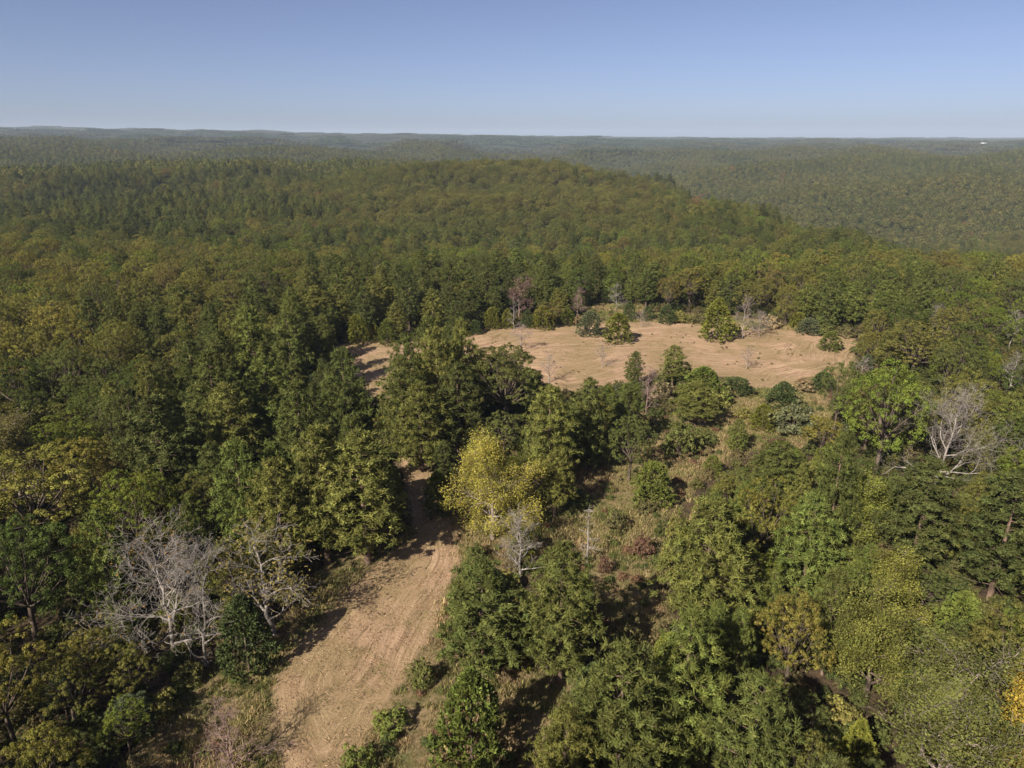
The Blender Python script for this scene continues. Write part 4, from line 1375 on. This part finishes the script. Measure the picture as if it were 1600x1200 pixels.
# cut stalks lying on the mown ground
S = scatter_in(MOW, 1.2, gr, margin=.2, dens_far=.35)
gt = np.array([(.40, .28, .185), (.32, .215, .135), (.24, .17, .10), (.17, .16, .06)])[gr.choice(4, len(S), p=[.3, .35, .25, .1])] * gr.uniform(.85, 1.15, (len(S), 1))
s = gr.uniform(.5, 1.3, len(S))
rot = np.zeros((len(S), 3)); rot[:, 2] = gr.uniform(0, 6.28, len(S))
gn_scatter('cut_straw', np.column_stack([S, height(S[:, 0], S[:, 1])]), rot, np.stack([s, s, s], 1), gr.integers(0, 3, len(S)), gt,
           [[loose(tuft(820 + i, 16, .34, .035, .4, .9))] for i in range(3)], 'cut straw lying over the mown field')
# weeds left standing in the far field
Wf = scatter_in([MOW[2]], .02, gr, margin=-.6)
# undergrowth below the trees
U = rg.uniform((-200, 20), (230, 330), (30000, 2))
U = U[(np.abs(U[:, 0]) < U[:, 1] * .8 + 30)]
U = U[sdf(MOW + BRUSH, U[:, 0], U[:, 1]) < -1.0]
ut = np.array([(.09, .10, .03), (.13, .125, .04), (.15, .12, .055), (.08, .092, .03)])[rg.integers(0, 4, len(U))]
s = rg.uniform(.35, .95, len(U)); rot = np.zeros((len(U), 3)); rot[:, 2] = rg.uniform(0, 6.28, len(U))
gn_scatter('undergrowth', np.column_stack([U, height(U[:, 0], U[:, 1])]), rot, np.stack([s, s, s], 1), rg.integers(0, 4, len(U)), ut,
           [[loose(c)] for c, t, _, _ in SHRUB], 'low leafy undergrowth beneath the trees')
# weedy growth in the rough grass
Wd = scatter_in(BRUSH, .10, gr, margin=.5)
Wd = np.concatenate([Wd[sdf(MOW, Wd[:, 0], Wd[:, 1]) < -1.2], Wf])
wt = np.array([(.12, .135, .04), (.17, .15, .055), (.19, .11, .065), (.23, .185, .09), (.09, .11, .035)])[gr.integers(0, 5, len(Wd))]
s = gr.uniform(.22, .55, len(Wd)); s[-len(Wf):] *= .45; rot = np.zeros((len(Wd), 3)); rot[:, 2] = gr.uniform(0, 6.28, len(Wd))
gn_scatter('weeds', np.column_stack([Wd, height(Wd[:, 0], Wd[:, 1])]), rot, np.stack([s, s, s * .8], 1), gr.integers(0, 4, len(Wd)), wt,
           [[loose(c)] for c, t, _, _ in SHRUB], 'knee-high weeds and brambles in the rough grass')

# ------------------------------------------------------------------ far farm building on its rise
def plain_mat(name, col, rough=.7):
    m, N, L = new_mat(name)
    nz = N.new('ShaderNodeTexNoise'); nz.inputs['Scale'].default_value = .6; nz.inputs['Detail'].default_value = 4
    c = mix_rgb(N, L, nz.outputs[0], tuple(v * .85 for v in col), col)
    pr = N.new('ShaderNodeBsdfPrincipled'); pr.inputs['Roughness'].default_value = rough
    L.new(c, pr.inputs['Base Color']); out = N.new('ShaderNodeOutputMaterial'); L.new(pr.outputs[0], out.inputs[0])
    return m


def box(x0, x1, y0, y1, z0, z1):
    V = [[x, y, z] for x in (x0, x1) for y in (y0, y1) for z in (z0, z1)]
    return np.array(V, float), np.array([[0, 1, 3, 2], [4, 6, 7, 5], [0, 4, 5, 1], [2, 3, 7, 6], [0, 2, 6, 4], [1, 5, 7, 3]])


bx_, by_ = 2052.0, 3262.0
bz_ = float(height(bx_, by_))
be = empty('farm_shed', (bx_, by_, bz_), .35)
V, F = box(-17, 17, -6, 6, -1, 4.2)
link_mesh('wall', mesh_from('shed_wall', V, F, plain_mat('white_sheeting', (.78, .78, .76))), be)
V = np.array([[-18, -7, 4.0], [18, -7, 4.0], [18, 0, 7.4], [-18, 0, 7.4], [-18, 7, 4.0], [18, 7, 4.0], [-18, -7, 4.2], [18, -7, 4.2], [18, 0, 7.6], [-18, 0, 7.6], [-18, 7, 4.2], [18, 7, 4.2]], float)
F = np.array([[6, 7, 8, 9], [9, 8, 11, 10], [1, 0, 3, 2], [2, 3, 4, 5], [0, 1, 7, 6], [5, 4, 10, 11], [0, 6, 9, 3], [3, 9, 10, 4], [1, 2, 8, 7], [2, 5, 11, 8]])
link_mesh('roof', mesh_from('shed_roof', V, F, plain_mat('pale_metal_roof', (.72, .74, .76), .5)), be)
V, F = box(-3, 3, -6.06, -5.98, -1, 3.6)
link_mesh('door', mesh_from('shed_door', V, F, plain_mat('grey_door', (.3, .3, .3))), be)
tag(be, 'long pale farm shed on a rise among the far hills', 'shed')

# ------------------------------------------------------------------ haze
zlo = float(GZ.min()) - 1.5
zhi = max(float(GZ.max()) + 25, CAM_H + 8)
hv = np.array([[x, y, z] for x in (-14500, 14500) for y in (-1900, 14800) for z in (zlo, zhi)], float)
hf = np.array([[0, 1, 3, 2], [4, 6, 7, 5], [0, 4, 5, 1], [2, 3, 7, 6], [0, 2, 6, 4], [1, 5, 7, 3]])
hm, HN, HL = new_mat('haze_air')
pv = HN.new('ShaderNodeVolumePrincipled')
pv.inputs['Color'].default_value = (.66, .79, 1.0, 1)
pv.inputs['Density'].default_value = 7e-5
pv.inputs['Anisotropy'].default_value = 0.0
ho = HN.new('ShaderNodeOutputMaterial'); HL.new(pv.outputs[0], ho.inputs['Volume'])
hz = link_mesh('haze', mesh_from('haze', hv, hf, hm)); hz['kind'] = 'stuff'; hz['label'] = 'thin bluish haze over the far hills'
print('individuals', {k: sum(1 for a in ALL if a['kind'] == k) for k in PROTO}, 'rest', len(rest), 'grid', len(G), 'patches', len(FP), 'tufts', len(T), len(S), 'ground', len(FG), 'zrange', zlo, zhi)
